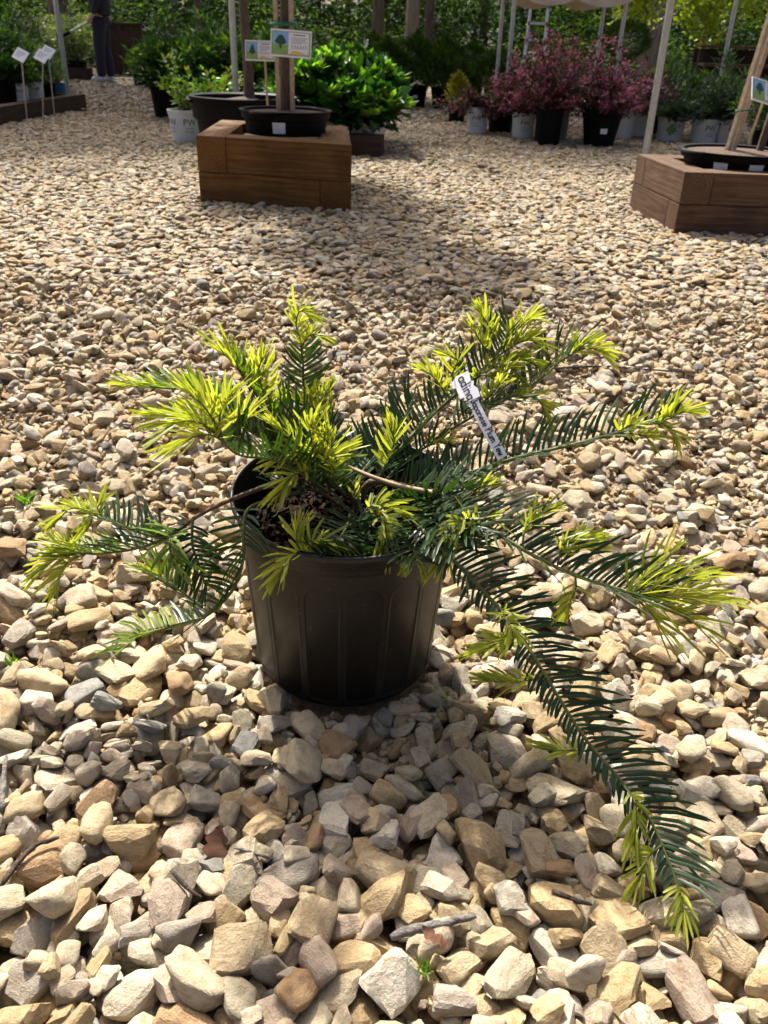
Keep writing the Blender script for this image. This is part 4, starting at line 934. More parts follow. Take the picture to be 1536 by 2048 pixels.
laurel(at(72, 193, 9.35)[0], 9.35, .50, .22, 'glossy green shrub in a lettered white can next to the blue pot', pot=(.085, .075, .17), pm='white_plastic', letters=(FRONT+.35,), n=16, m=34, ll=.06, lw=.026, z=.085)
laurel(at(8, 195, 8.9)[0], 8.9, .62, .3, 'tall glossy shrub in a black can behind the first label plate', pot=(.13, .11, .2), n=24, m=44, ll=.07, lw=.03, z=.085)
laurel(at(118, 178, 10.0)[0], 10.0, .32, .13, 'small leafy plant in a bright blue pot at the end of the bed', pot=(.07, .06, .13), pm='blue_plastic', n=10, m=20, ll=.04, lw=.02, name='small_plant', leaf='laurel_new', z=.085)
laurel(at(98, 180, 9.75)[0], 9.75, .42, .18, 'leafy plant in a small black pot beside the blue pot', pot=(.07, .06, .14), n=12, m=26, ll=.05, lw=.02, name='small_plant', z=.085)
for k, (x, y, h, rx, lb) in enumerate(((-3.9, 9.3, .72, .38, 'broad glossy shrub massed behind the label plates'), (-4.4, 8.5, .80, .42, 'large dark glossy shrub at the outer edge of the left bed'), (-4.25, 10.3, .85, .45, 'tall green shrub behind the pole in the left bed'))):
    laurel(x, y, h, rx, lb, n=30, m=58, ll=.08, lw=.034)
for k, (x, y, lb) in enumerate(((-5.3, 15.7, 'cream variegated shrub left of the person'), (-6.2, 15.9, 'bright variegated shrub beyond the left bed pole'), (-5.75, 16.6, 'pale speckled shrub just behind the watering wand'))):
    laurel(x, y, 1.02, .5, lb, n=34, m=64, ll=.075, lw=.036, leaf='variegated_leaf' if k != 1 else 'grey_green_leaf', new='variegated_leaf', name='variegated_shrub')
conifer(-3.55, 13.9, .60, .30, 'round golden green conifer in a black can near the person', mat='golden_conifer', pot=(.17, .14, .25), n=2000, name='golden_conifer')
conifer(-3.9, 14.4, .52, .2, 'small golden conifer in a black can behind the round one', mat='golden_conifer', pot=(.14, .12, .24), n=900, name='golden_conifer')
# wooden bin behind the person
wb = thing('wooden_bin', 'tall dark plank bin behind the person', 'bin', (-4.75, 17.2, GZ))
for k in range(6): mb = MB(); mb.box((-.52+k*.2, 0, .42), (.19, .03, .84)); mb.obj('plank', M['timber_d'], wb, bevel=.003, seg=1)
for k in range(4): mb = MB(); mb.box((-.62, .12+k*.2, .42), (.03, .19, .84)); mb.obj('plank', M['timber_d'], wb, bevel=.003, seg=1)
for k in range(4): mb = MB(); mb.box((.58, .12+k*.2, .42), (.03, .19, .84)); mb.obj('plank', M['timber_d'], wb, bevel=.003, seg=1)
mb = MB(); mb.box((-.02, -.03, .84), (1.24, .07, .03)); mb.obj('top_rail', M['timber_d'], wb)

# ------------------------------------------------------------------ shrubs behind the left planter
PWC = (.128, .108, .222)
laurel(-1.65, 7.22, .63, .27, 'loose light green shrub in a white lettered can left of the big tub', pot=PWC, pm='white_plastic', letters=(FRONT-.80, FRONT+.50), n=15, m=24, ll=.06, lw=.034, leaf='laurel_new', new='gold_leaf', newf=.15, name='viburnum_shrub')
laurel(-1.40, 7.42, .58, .24, 'yellow green shrub in a second white can tucked behind the first', pot=PWC, pm='white_plastic', letters=(FRONT+.2,), n=15, m=24, ll=.06, lw=.034, leaf='laurel_new', new='gold_leaf', newf=.2, name='viburnum_shrub')
for (x, y, h, rx, lb) in ((-2.25, 9.2, .80, .40, 'dark glossy laurel at the person side of the laurel row'), (-1.75, 9.0, .84, .42, 'dense dark laurel behind the white lettered cans'), (-1.25, 9.3, .82, .42, 'dense dark laurel behind the big tub trunk'), (-2.0, 10.2, .86, .42, 'tall laurel in the second row behind the others'), (-.85, 8.5, .62, .36, 'leafy laurel between the two printed tree signs')):
    laurel(x, y, h, rx, lb, pot=(.17, .14, .27), n=34, m=62, ll=.085, lw=.04, newf=.25)
def hydrangea(x, y, h, rx, label, letters=()):
    t = laurel(x, y, h, rx, label, pot=(.125, .105, .2), pm='white_plastic', letters=letters, n=34, m=34, ll=.13, lw=.085, name='hydrangea_shrub', leaf='hydrangea_leaf', new='hydrangea_new', newf=.55); return t
hydrangea(-.58, 7.05, .60, .34, 'large leaved green shrub in a white can behind the brown planter', (FRONT+.3,))
hydrangea(-.22, 7.0, .55, .30, 'large leaved green shrub in a white can above the low timber block', (FRONT+.05,))
hydrangea(-.35, 7.5, .66, .36, 'large leaved shrub at the back of the large leaved group')
# conifer row in black cans
for k, (px, h, rx) in enumerate(((772, .74, .32), (830, .82, .36), (885, .78, .34), (940, .74, .33), (990, .68, .30), (745, .80, .34))):
    yy = (11.6, 11.9, 11.7, 12.1, 11.6, 12.6)[k]; g = gnd(px, 0, 0); X = at(px, 200, yy)[0]
    lb = ('dark feathery conifer at the large leaved shrub end of the conifer row', 'tallest dark feathery conifer in the row of black cans', 'dark feathery conifer in the middle of the row of black cans', 'dark feathery conifer beside the middle one toward the ladder', 'dark feathery conifer at the pink shrub end of the row', 'dark feathery conifer behind the end of the row')[k]
    conifer(X, yy, h, rx, lb, n=3000, group='dark conifers in black cans', sticker=FRONT if k == 1 else None)
conifer(.62, 9.9, .45, .10, 'slim yellow conifer beside the low pink shrub', n=700, mat='gold_leaf', name='golden_conifer', pot=(.09, .08, .15))
# sparse white flowering shrub
t = laurel(-.42, 10.6, .75, .3, 'airy shrub with white blossom sprays before the conifer row', n=14, m=16, ll=.05, lw=.025, leaf='grey_green_leaf', new='white_flower', newf=1.2, name='white_flower_shrub')

# ------------------------------------------------------------------ pink shrubs and right rows
weigela(.74, 8.66, .42, .33, 'low spreading pink shrub in a white can', (.10, .09, .22), 'white_plastic', letters=(FRONT-.2,), n=20, fl=10)
weigela(1.13, 8.38, .72, .30, 'pink shrub in a grey white can beside the twin black cans', (.105, .095, .21), 'white_plastic', letters=(FRONT,), lean=(-.05, 0))
weigela(1.28, 7.92, .84, .34, 'tall pink shrub in the tall black can in front of the ladder', (.115, .105, .27), lean=(-.02, .1), n=38)
weigela(1.42, 8.35, .80, .32, 'pink shrub in the grey can between the black cans', (.11, .10, .25), 'terracotta', lean=(.05, .1))
weigela(1.73, 7.95, .76, .40, 'wide pink shrub in the tapered black can with a sticker', (.165, .125, .25), sticker=FRONT, n=42, lean=(.05, .05))
weigela(2.08, 8.7, .62, .36, 'pink shrub leaning behind the galvanised pole', (.13, .11, .23), 'white_plastic', lean=(.1, 0))
laurel(.98, 8.9, .40, .24, 'small green shrub in a black can between the low pink shrubs', pot=(.12, .11, .2), n=18, m=30, ll=.05, lw=.025, leaf='grey_green_leaf', newf=.1)
for k, (x, y, lb) in enumerate(((2.28, 8.95, 'grey green shrub in a white can right behind the pole'), (2.52, 8.62, 'grey green shrub in a white can showing a leaf picture'), (2.80, 8.52, 'grey green shrub in the middle white lettered can of the row'), (3.02, 8.55, 'grey green shrub in a white lettered can next to black cans'))):
    t = laurel(x, y, .50, .27, lb, pot=(.125, .11, .20), pm='white_plastic', letters=(FRONT+.15,) if k else (), n=22, m=44, ll=.065, lw=.02, leaf='blue_green_leaf', new='grey_green_leaf', newf=.3, name='grey_shrub')
    if k == 1:
        mb = MB(); mb.add([(-.05+.02, -.132, .05), (.0+.02, -.132, .10), (-.05+.02, -.132, .16), (-.10+.02, -.13, .10)], [(0, 1, 2, 3)]); mb.obj('leaf_picture', M['print_green'], t)
for k, (x, y, h, lb) in enumerate(((2.62, 9.3, .62, 'tall grey green shrub in the second row behind white cans'), (3.1, 9.2, .66, 'long leaved shrub behind the white lettered cans'), (3.05, 7.6, .62, 'long leaved green shrub in a black can behind the leaning stakes'), (3.35, 8.0, .62, 'long leaved green shrub in a black can at the yard edge'))):
    laurel(x, y, h, .33, lb, pot=(.15, .13, .2), n=26, m=48, ll=.10, lw=.022, leaf='grey_green_leaf', new='laurel_new', newf=.2, name='long_leaved_shrub')
# clipped standard conifer ball
sb = thing('standard_conifer', 'dark clipped conifer ball on a bare stem behind the pink shrubs', 'conifer', (2.55, 11.0, ZB)); pot_at(sb, .16, .13, .25)
mb = MB(); mb.tube([(0, 0, .2), (0, 0, .72)], [.016, .012], 8); mb.obj('trunk', M['bark_young'], sb, True)
n = 2400; d = unit(n); P = d*np.array([.25, .25, .17])*(.75+.3*rng.random((n, 1)))+np.array([0, 0, .82]); foliage('crown', 'arborvitae_leaf', sb, P, d+np.array([0, 0, .4]), .05, .02)
# plank shelves
sh = thing('plank_shelf', 'tiered brown plank plant shelves at the woods edge', 'shelf', (4.45, 13.0, GZ))
for k, (z, dy) in enumerate(((.36, 0), (.58, .3), (.80, .6))):
    mb = MB(); mb.box((.9, dy, z), (2.4, .26, .035)); mb.obj('plank', M['timber_r'], sh, bevel=.003, seg=1)
    mb = MB(); mb.box((.9, dy+.12, z-.12), (2.4, .025, .18)); mb.obj('riser', M['timber_d'], sh)
for x in (-.25, .9, 2.05):
    for (z, dy) in ((.36, 0), (.58, .3), (.80, .6)): mb = MB(); mb.box((x, dy-.05, z/2-.02), (.06, .06, z-.02)); mb.obj('leg', M['timber_d'], sh)
edging('reddish low timber rail behind the grey green shrubs', (3.1, 12.4), (4.1, 12.2), .1, .3, 1, mat='timber_l')
# step ladder
ld = thing('step_ladder', 'aluminium folding ladder with red fittings behind the pink shrubs', 'ladder', (1.84, 13.2, GZ), R_(-6))
for s_ in (-1, 1):
    mb = MB(); mb.tube([(s_*.15, 0, 0), (s_*.115, .22, 1.18)], .022, 8); mb.obj('rail', M['alu'], ld, True)
    mb = MB(); mb.tube([(s_*.15, .62, 0), (s_*.115, .27, 1.18)], .018, 8); mb.obj('rear_rail', M['stake'], ld, True)
    mb = MB(); mb.tube([(s_*.115-.02, .245, 1.17), (s_*.115+.02, .245, 1.17)], .045, 14); mb.obj('hinge', M['print_grey'], ld, True)
for k in range(5):
    z = .2+k*.2; y = .22*z/1.18; w = .15-.035*z/1.18; mb = MB(); mb.box((0, y, z), (2*w, .05, .03)); rg = mb.obj('rung', M['alu'], ld, bevel=.003, seg=1)
    for s_ in (-1, 1): mb = MB(); mb.box((s_*w*.98, y-.01, z), (.03, .06, .045)); mb.obj('red_end', M['red'], rg)

# ------------------------------------------------------------------ woods
def tree(name, label, x, y, r, h, mat, cz, cr, n, group=None, leaf='wood_leaf', lean=(0, 0), low=True, cat='tree'):
    z0 = float(np.interp(y, ys, [hill(q) for q in ys])); t = thing(name, label, cat, (x, y, z0), 0, group)
    pts = [(lean[0]*q+.06*math.sin(q*5+x), lean[1]*q+.06*math.cos(q*4+y), h*q) for q in np.linspace(0, 1, 9)]
    mb = MB(); mb.tube(pts, [r*(1.25 if i == 0 else 1-.78*i/8) for i in range(9)], 14); mb.obj('trunk', M[mat], t, True)
    limbs(t, (lean[0]*.4, lean[1]*.4, h*.42), (lean[0], lean[1], h*.95), r, 9, cr*.9, mat, .0)
    crown(t, 'crown', leaf, (lean[0]*.8, lean[1]*.8, cz), cr, cr, (h-cz)*1.0, n, .27, .17, lumps=40, core=.6)
    return t
TW = 'tall dark trunks of the woods'; TP = 'slender pale trunks of the woods'
def px_x(px, Y): return at(px, 40, Y)[0]
for k, (px, Y, wpx, mt) in enumerate(((775, 30, 12, 'bark'), (966, 26, 16, 'bark'), (1010, 31, 10, 'bark_pale'), (355, 33, 10, 'bark'), (640, 32, 12, 'bark'), (700, 30, 11, 'bark'),
                               (1155, 30, 9, 'bark_pale'), (1178, 32, 9, 'bark'), (1210, 29, 12, 'bark'), (1388, 27, 9, 'bark_pale'), (1398, 28, 9, 'bark_pale'), (1240, 34, 12, 'bark'), (100, 28, 14, 'bark'), (60, 32, 16, 'bark'), (270, 31, 11, 'bark'), (560, 34, 14, 'bark'), (905, 33, 12, 'bark'), (1480, 30, 14, 'bark'))):
    r = wpx/FPX*Y*.89/2; lx = px_x(px, Y); pale = mt == 'bark_pale'
    tree('woodland_tree', 'slender pale barked trunk deep in the woods behind the yard' if pale else 'dark bare trunk deep in the woods behind the yard', lx, Y, r, 17+rng.uniform(-1, 3), mt, 12.5, 2.9, 1500, TP if pale else TW, lean=(rng.normal(0, .3), 0))
for (px, Y, wpx, mt, lb, cr, n) in ((757, 19.5, 22, 'bark', 'dark trunk nearest the large leaved shrubs at the woods edge', 3.6, 5200), (822, 18.5, 25, 'bark_pale', 'stout scaly trunk rising behind the tallest conifer', 3.8, 5600), (854, 20, 18, 'bark', 'dark trunk beside the stout scaly one', 3.4, 4600), (393, 19, 14, 'bark', 'lone dark trunk above the laurel row', 4.0, 6200), (1322, 17.5, 47, 'bark_pale', 'thickest grey barked tree trunk behind the pink shrubs', 4.0, 6000)):
    r = wpx/FPX*Y*.89/2; tree('large_tree', lb, px_x(px, Y), Y, r, 16, mt, 11.3, cr, n)
for (x, y, lb) in ((-8.6, 16.5, 'tall shade tree beyond the left bed'), (-9.5, 20.5, 'tall shade tree far behind the left bed'), (7.2, 14.5, 'tall shade tree beyond the plank shelves'), (-6.6, 18.8, 'tall shade tree behind the wooden bin')):
    tree('shade_tree', lb, x, y, .17, 14.5, 'bark', 10, 3.7, 5600)
# branch of a bright maple sapling by the thick trunk
mp_ = thing('maple_sapling', 'bright yellow green maple sapling beside the thick grey trunk', 'tree', (px_x(1285, 15.5), 15.5, GZ))
mb = MB(); mb.tube([(0, 0, 0), (.05, 0, .9), (.1, .05, 2.6)], [.03, .022, .01], 8); mb.obj('trunk', M['bark_pale'], mp_, True)
limbs(mp_, (.03, 0, .8), (.1, .05, 2.5), .02, 8, .8, 'bark_pale', .0)
crown(mp_, 'crown', 'maple_leaf', (.05, 0, 1.75), .75, .6, .85, 1500, .10, .10, lumps=18)
mp2 = thing('maple_sapling', 'bright yellow green maple sapling above the grey green shrubs', 'tree', (px_x(1420, 18.5), 18.5, GZ))
mb = MB(); mb.tube([(0, 0, 0), (-.05, 0, 1.1), (.1, .05, 3.2)], [.035, .026, .01], 8); mb.obj('trunk', M['bark_pale'], mp2, True)
limbs(mp2, (-.03, 0, .9), (.1, .05, 3.0), .02, 9, 1.1, 'bark_pale', .0)
crown(mp2, 'crown', 'maple_leaf', (.05, 0, 1.8), 1.25, .8, 1.2, 2600, .10, .10, lumps=24)
# understorey: saplings and brush that read as one mass
def brush(name, label, y0, y1, n, zmax, mat, L, W, lump, seed, xw=.62):
    r = np.random.default_rng(seed); C = np.stack([r.uniform(-1, 1, lump), r.uniform(y0, y1, lump), r.random(lump)**1.3*zmax], 1); C[:, 0] *= xw*C[:, 1]+2
    k = r.integers(0, lump, n); P = C[k]+r.normal(0, 1, (n, 3))*np.array([.55, .5, .22]); P[:, 2] = np.abs(P[:, 2]); P[:, 2] += np.interp(P[:, 1], ys, [hill(q) for q in ys])
    D = r.normal(size=(n, 3)); D[:, 2] *= .4; V, T, t = leaves(P, D, r.uniform(.6, 1.1, n)*L, r.uniform(.7, 1.1, n)*W, 1.0, None, r)
    o = link(name, mk_tris(V, T, False, t), M[mat]); tag(o, label, 'brush', kind='stuff')
brush('understorey_brush', 'dark leafy brush filling the woods behind the yard', 20.5, 34, 75000, 3.4, 'wood_leaf', .19, .12, 650, 1)
brush('understorey_brush', 'light green sapling leaves in the woods, sun patches put in as colour', 20.5, 31, 16000, 3.2, 'wood_leaf_sun_tone', .15, .09, 110, 2)  # paler leaf colour paints the patches of sunlight in the brush
brush('distant_woods', 'far dark woods closing the view', 33, 50, 60000, 7, 'pine_leaf', .48, .30, 600, 3, .7)

# ------------------------------------------------------------------ gravel
def stone_mesh(sub, seed):
    """rounded block: soft intersection of random planes seen from the centre, so facets with worn edges"""
    r = np.random.default_rng(seed)
    bm = bmesh.new(); bmesh.ops.create_icosphere(bm, subdivisions=sub, radius=1)
    me = bpy.data.meshes.new('stone'); bm.to_mesh(me); bm.free()
    n = len(me.vertices); co = np.zeros(n*3); me.vertices.foreach_get('co', co); D = co.reshape(-1, 3); D /= np.linalg.norm(D, axis=1, keepdims=True)
    k = r.integers(5, 11); Nn = r.normal(size=(k, 3)); Nn /= np.linalg.norm(Nn, axis=1, keepdims=True)
    Nn = np.vstack([Nn, [[0, 0, 1], [0, 0, -1], [1, .1, 0], [-1, .2, 0], [.1, 1, 0], [0, -1, .1]]])
    dd = np.r_[r.uniform(.58, 1.0, k), r.uniform(.8, 1, 6)]
    p = r.choice([18, 30, 50, 90]); q = np.clip(D@Nn.T, 0, None)/dd
    rad = (q**p).sum(1)**(-1.0/p); rad = np.minimum(rad, 1.35)
    off = Vector(r.uniform(-50, 50, 3))
    rad *= np.array([1+.05*mnoise.noise(Vector(d)*1.7+off)+.012*mnoise.noise(Vector(d)*5+off) for d in D])
    V = D*rad[:, None]; V -= (V.max(0)+V.min(0))/2; V /= np.abs(V).max(0)
    me.vertices.foreach_set('co', V.ravel()); me.update(); me.polygons.foreach_set('use_smooth', [True]*len(me.polygons))
    if seed % 3: me.set_sharp_from_angle(angle=R_(17 if sub == 3 else 24))
    me.materials.append(M['stone']); return me
NP = 36
STONES = [stone_mesh(3, 100+i) for i in range(NP)]
STONES_LO = [stone_mesh(2, 100+i) for i in range(NP)]
def proto_collection(name, meshes):
    c = bpy.data.collections.new(name)          # not linked to the scene: only a source for the gravel instances
    for i, me in enumerate(meshes):
        o = bpy.data.objects.new('%s_%03d' % (name, i), me); c.objects.link(o)
    return c
PC_HI = proto_collection('stone_shape', STONES); PC_LO = proto_collection('stone_shape_small', STONES_LO)
def scatter(name, P, Rt, S, idx, coll, label):
    me = bpy.data.meshes.new(name); me.vertices.add(len(P)); me.vertices.foreach_set('co', np.asarray(P, np.float32).ravel())
    for nm, arr in (('rot', Rt), ('scl', S)):
        a = me.attributes.new(nm, 'FLOAT_VECTOR', 'POINT'); a.data.foreach_set('vector', np.asarray(arr, np.float32).ravel())
    a = me.attributes.new('pick', 'INT', 'POINT'); a.data.foreach_set('value', np.asarray(idx, np.int32)); me.update()
    o = link(name, me); tag(o, label, 'gravel', kind='stuff')
    ng = bpy.data.node_groups.new(name, 'GeometryNodeTree')
    ng.interface.new_socket('Geometry', in_out='INPUT', socket_type='NodeSocketGeometry'); ng.interface.new_socket('Geometry', in_out='OUTPUT', socket_type='NodeSocketGeometry')
    gi = ng.nodes.new('NodeGroupInput'); go = ng.nodes.new('NodeGroupOutput'); ip = ng.nodes.new('GeometryNodeInstanceOnPoints')
    ci = ng.nodes.new('GeometryNodeCollectionInfo'); ci.inputs['Collection'].default_value = coll; ci.inputs['Separate Children'].default_value = True; ci.inputs['Reset Children'].default_value = True
    ip.inputs['Pick Instance'].default_value = True
    def na(nm, ty):
        n = ng.nodes.new('GeometryNodeInputNamedAttribute'); n.data_type = ty; n.inputs[0].default_value = nm; return n.outputs[0]
    e2r = ng.nodes.new('FunctionNodeEulerToRotation')
    L = ng.links.new; L(gi.outputs[0], ip.inputs['Points']); L(ci.outputs[0], ip.inputs['Instance']); L(na('pick', 'INT'), ip.inputs['Instance Index'])
    L(na('rot', 'FLOAT_VECTOR'), e2r.inputs[0]); L(e2r.outputs[0], ip.inputs['Rotation']); L(na('scl', 'FLOAT_VECTOR'), ip.inputs['Scale']); L(ip.outputs[0], go.inputs[0])
    md = o.modifiers.new('gravel', 'NODES'); md.node_group = ng; return o

# near bed: stones are dropped one by one on a height field so that they rest on each other
CELL = .0035; X0, X1, Y0, Y1 = -1.85, 1.85, -.12, 3.0
HX, HY = int((X1-X0)/CELL), int((Y1-Y0)/CELL); HF = np.full((HY, HX), GZ)
near = []
def drop(x, y, a, b_, c, yaw, zcap, jit):
    r = max(a, b_); i0, i1 = int((x-r-X0)/CELL), int((x+r-X0)/CELL)+1; j0, j1 = int((y-r-Y0)/CELL), int((y+r-Y0)/CELL)+1
    if i0 < 0 or j0 < 0 or i1 >= HX or j1 >= HY: return
    gx = X0+(np.arange(i0, i1)+.5)*CELL-x; gy = Y0+(np.arange(j0, j1)+.5)*CELL-y
    GX, GY = np.meshgrid(gx, gy); cc, ss = math.cos(yaw), math.sin(yaw)
    u = (GX*cc+GY*ss)/a; v = (-GX*ss+GY*cc)/b_; q = u*u+v*v; mk_ = q < .85
    if mk_.sum() < 3: return
    H = HF[j0:j1, i0:i1]; h = H[mk_]; base = np.partition(h, int(len(h)*.62))[int(len(h)*.62)]
    if base > zcap: return
    su = (h*u[mk_]).mean()*3.2/a; sv = (h*v[mk_]).mean()*3.2/b_     # local slope of what lies below
    su = max(-.55, min(.55, su)); sv = max(-.55, min(.55, sv))
    z = base + c*.78
    tu = -math.atan(su)+random.gauss(0, jit); tv = math.atan(sv)+random.gauss(0, jit)
    top = np.where(q < 1, z - su*0 + math.tan(-tu)*u*a + math.tan(tv)*v*b_ + c*np.sqrt(np.clip(1-q, 0, 1))*.95, -1)
    HF[j0:j1, i0:i1] = np.maximum(H, top)
    near.append((x, y, z, a, b_, c, yaw, tu, tv))
def seed_pts(n, ymin=-.06, ymax=2.98):
    y = np.sqrt(rng.uniform(ymin**2, ymax**2, n)) if ymin > 1 else rng.uniform(ymin, ymax, n)
    x = rng.uniform(-1, 1, n)*np.minimum(.62*np.maximum(y, 0)+.80, 1.78)
    k = free(x, y, -.004); return x[k], y[k]
def size_at(y): return np.interp(y, [.4, .9, 1.4, 3], [.0163, .0142, .0125, .0112])
# a few stones of the photograph that stand out, then the rest
for (px, py, sz, asp) in ((655, 1565, .022, .8), (742, 1605, .020, .85), (735, 1450, .022, .75), (150, 1835, .023, .85), (1460, 1920, .025, .8), (620, 1815, .024, .6), (1340, 1385, .026, .5), (840, 1920, .024, .8), (1130, 1925, .022, .8), (520, 1885, .023, .7)):
    g = gnd(px, py, 0); drop(g[0], g[1], sz, sz*asp, sz*.5, random.random()*3, .1, .15)
x, y = seed_pts(36000)
for xx, yy in zip(x, y):
    s = size_at(yy)*math.exp(random.gauss(0, .30)); s = min(s, .030); a = s*random.uniform(.95, 1.25); b_ = s*random.uniform(.62, .95); c = s*random.uniform(.30, .60)
    if yy > 1.5 and random.random() < .0: continue
    dp = math.hypot(xx-PX, yy-PY); drop(xx, yy, a, b_, c, random.random()*3.14, (-.004 if random.random() < .75 else .004)-(.012 if dp < .19 else 0), .22)
x, y = seed_pts(28000)
for xx, yy in zip(x, y):      # small ones in the gaps
    s = size_at(yy)*random.uniform(.22, .55); drop(xx, yy, s*1.15, s*.85, s*.6, random.random()*3.14, -.012, .3)
near = np.array(near)
pxs, pys, dep = proj(near[:, :3]); area = np.sqrt(near[:, 3]*near[:, 4])/dep
inside = (pxs > 10) & (pxs < 1526) & (pys > 620) & (pys < 2040)
hid = (pxs > 500) & (pxs < 865) & (pys > 880) & (pys < 1385)
score = np.where(inside & ~hid & (near[:, 2] > -.016), area, -1); top300 = np.argsort(-score)[:300]
sel = np.zeros(len(near), bool); sel[top300] = True
def rot_of(n): return (n[8], n[7], n[6])
for i in top300:
    n = near[i]; o = link('stone', STONES[int(rng.integers(NP))], None, ground)
    o.location = n[:3]; o.rotation_mode = 'XYZ'; o.rotation_euler = rot_of(n); o.scale = (n[3], n[4], n[5])
rest = near[~sel]; big = rest[:, 1] < 1.6
def put(name, A, coll, label): scatter(name, A[:, :3], np.stack([A[:, 8], A[:, 7], A[:, 6]], 1), A[:, 3:6], rng.integers(0, NP, len(A)), coll, label)
put('gravel', rest[big], PC_HI, 'loose tan, cream and grey river gravel round the black nursery pot')
put('gravel', rest[~big], PC_LO, 'finer sunlit gravel between the potted yew and the timber planters')
# middle and far yard: jittered layers
def far_layer(y0, y1, per_m2, smin, smax, wid, zj):
    n = int(per_m2*wid*(y1*y1-y0*y0)+per_m2*1.2*(y1-y0)); y = np.sqrt(rng.uniform(y0**2, y1**2, n)); x = rng.uniform(-1, 1, n)*(wid*y+.6)
    k = free(x, y, .0); x, y = x[k], y[k]; n = len(x); s = rng.uniform(smin, smax, n)*np.exp(rng.normal(0, .2, n))
    A = np.zeros((n, 9)); A[:, 0] = x; A[:, 1] = y; A[:, 2] = GZ+s*.45+rng.uniform(0, zj, n); A[:, 3] = s*1.15; A[:, 4] = s*.85; A[:, 5] = s*.45
    A[:, 6] = rng.uniform(0, 3.14, n); A[:, 7] = rng.normal(0, .2, n); A[:, 8] = rng.normal(0, .2, n); return A
put('gravel', np.vstack([far_layer(2.95, 9.5, 2600, .0085, .018, .6, .016), far_layer(9.5, 20, 420, .014, .024, .55, .02)]), PC_LO, 'dappled gravel of the yard round and behind the timber planters')

# ------------------------------------------------------------------ person with watering wand
def skin_obj(name, nodes, edges, root, mat, parent, sub=2):
    """nodes: key -> (x, y, z, radius)"""
    keys = list(nodes); ix = {k: i for i, k in enumerate(keys)}; me = bpy.data.meshes.new(name)
    me.from_pydata([nodes[k][:3] for k in keys], [(ix[a], ix[b_]) for a, b_ in edges], []); o = link(name, me, mat, parent)
    md = o.modifiers.new('skin', 'SKIN'); md.use_smooth_shade = True
    sv = me.skin_vertices[0].data
    for k in keys:
        r = nodes[k][3]; sv[ix[k]].radius = r if isinstance(r, tuple) else (r, r); sv[ix[k]].use_root = (k == root)
    s = o.modifiers.new('sub', 'SUBSURF'); s.levels = sub; s.render_levels = sub; return o
M['skin'] = flat_mat('skin', (.42, .25, .18), .55, var=.08); M['jacket'] = flat_mat('dark_jacket', (.012, .014, .020), .85, var=.3); M['trousers'] = flat_mat('navy_trousers', (.010, .013, .026), .85, var=.3)
M['shoe'] = flat_mat('pale_shoe', (.5, .52, .54), .6, var=.1); M['hair'] = flat_mat('dark_hair', (.02, .014, .01), .6)
pe = thing('person', 'person in dark jacket and navy trousers holding a watering wand', 'person', (-4.6, 14.94, -.005), R_(4))
nd = {'hip': (0, 0, .93, .12), 'waist': (0, 0, 1.08, .115), 'chest': (.01, 0, 1.28, .135), 'neckb': (.0, 0, 1.44, .075), 'neck': (-.01, 0, 1.50, .052), 'jaw': (-.03, 0, 1.57, .07), 'head': (-.02, 0, 1.66, .098), 'top': (-.01, 0, 1.73, .075),
      'nose': (-.135, 0, 1.635, .014)}
ed = [('hip', 'waist'), ('waist', 'chest'), ('chest', 'neckb'), ('neckb', 'neck'), ('neck', 'jaw'), ('jaw', 'head'), ('head', 'top'), ('head', 'nose')]
arm = {}
for s_, nm in ((-1, 'r'), (1, 'l')):
    if s_ < 0: J = [('sh', (.01, -.19, 1.40, .062)), ('el', (.05, -.245, 1.12, .045)), ('wr', (-.055, -.235, .90, .029)), ('pa', (-.10, -.235, .845, .034))]
    else: J = [('sh', (.01, .19, 1.40, .062)), ('el', (.05, .24, 1.12, .045)), ('wr', (.0, .22, .87, .029)), ('pa', (-.015, .215, .80, .034))]
    pv = 'neckb'
    for k, v in J: nd[nm+k] = v; ed.append((pv, nm+k)); pv = nm+k
    px_, py_, pz_ = nd[nm+'pa'][:3]
    for f in range(4):
        y = py_+(f-1.5)*.017; L = (.9, 1, .95, .78)[f]
        a = nm+'f%da' % f; nd[a] = (px_-.035*L, y, pz_-.028, .0095); nd[a+'b'] = (px_-.045*L, y, pz_-.055*L, .0085); nd[a+'c'] = (px_-.022, y, pz_-.066*L, .0075); ed += [(nm+'pa', a), (a, a+'b'), (a+'b', a+'c')]
    nd[nm+'th'] = (px_-.012, py_-s_*.034, pz_+.0, .011); nd[nm+'tt'] = (px_-.04, py_-s_*.03, pz_-.02, .009); ed += [(nm+'pa', nm+'th'), (nm+'th', nm+'tt')]
    nd[nm+'hp'] = (.0, s_*.09, .90, .09); nd[nm+'kn'] = (-.02+s_*.02, s_*.095, .50, .056); nd[nm+'an'] = (.0+s_*.05, s_*.095, .09, .038); nd[nm+'to'] = (-.14+s_*.05, s_*.1, .035, .034)
    ed += [('hip', nm+'hp'), (nm+'hp', nm+'kn'), (nm+'kn', nm+'an'), (nm+'an', nm+'to')]
    nd[nm+'ear'] = (.0, s_*.098, 1.645, .016); ed.append(('head', nm+'ear'))
skin_obj('body', nd, ed, 'hip', M['skin'], pe)
jk = {'hem': (.02, 0, .84, (.195, .17)), 'waist': (.02, 0, 1.05, .18), 'chest': (.015, 0, 1.28, .165), 'col': (.0, 0, 1.45, .085), 'rsh': (.01, -.195, 1.395, .08), 'rel': (.05, -.25, 1.12, .064), 'rwr': (-.045, -.238, .915, .046), 'lsh': (.01, .195, 1.395, .08), 'lel': (.05, .245, 1.12, .064), 'lwr': (.0, .222, .89, .046)}
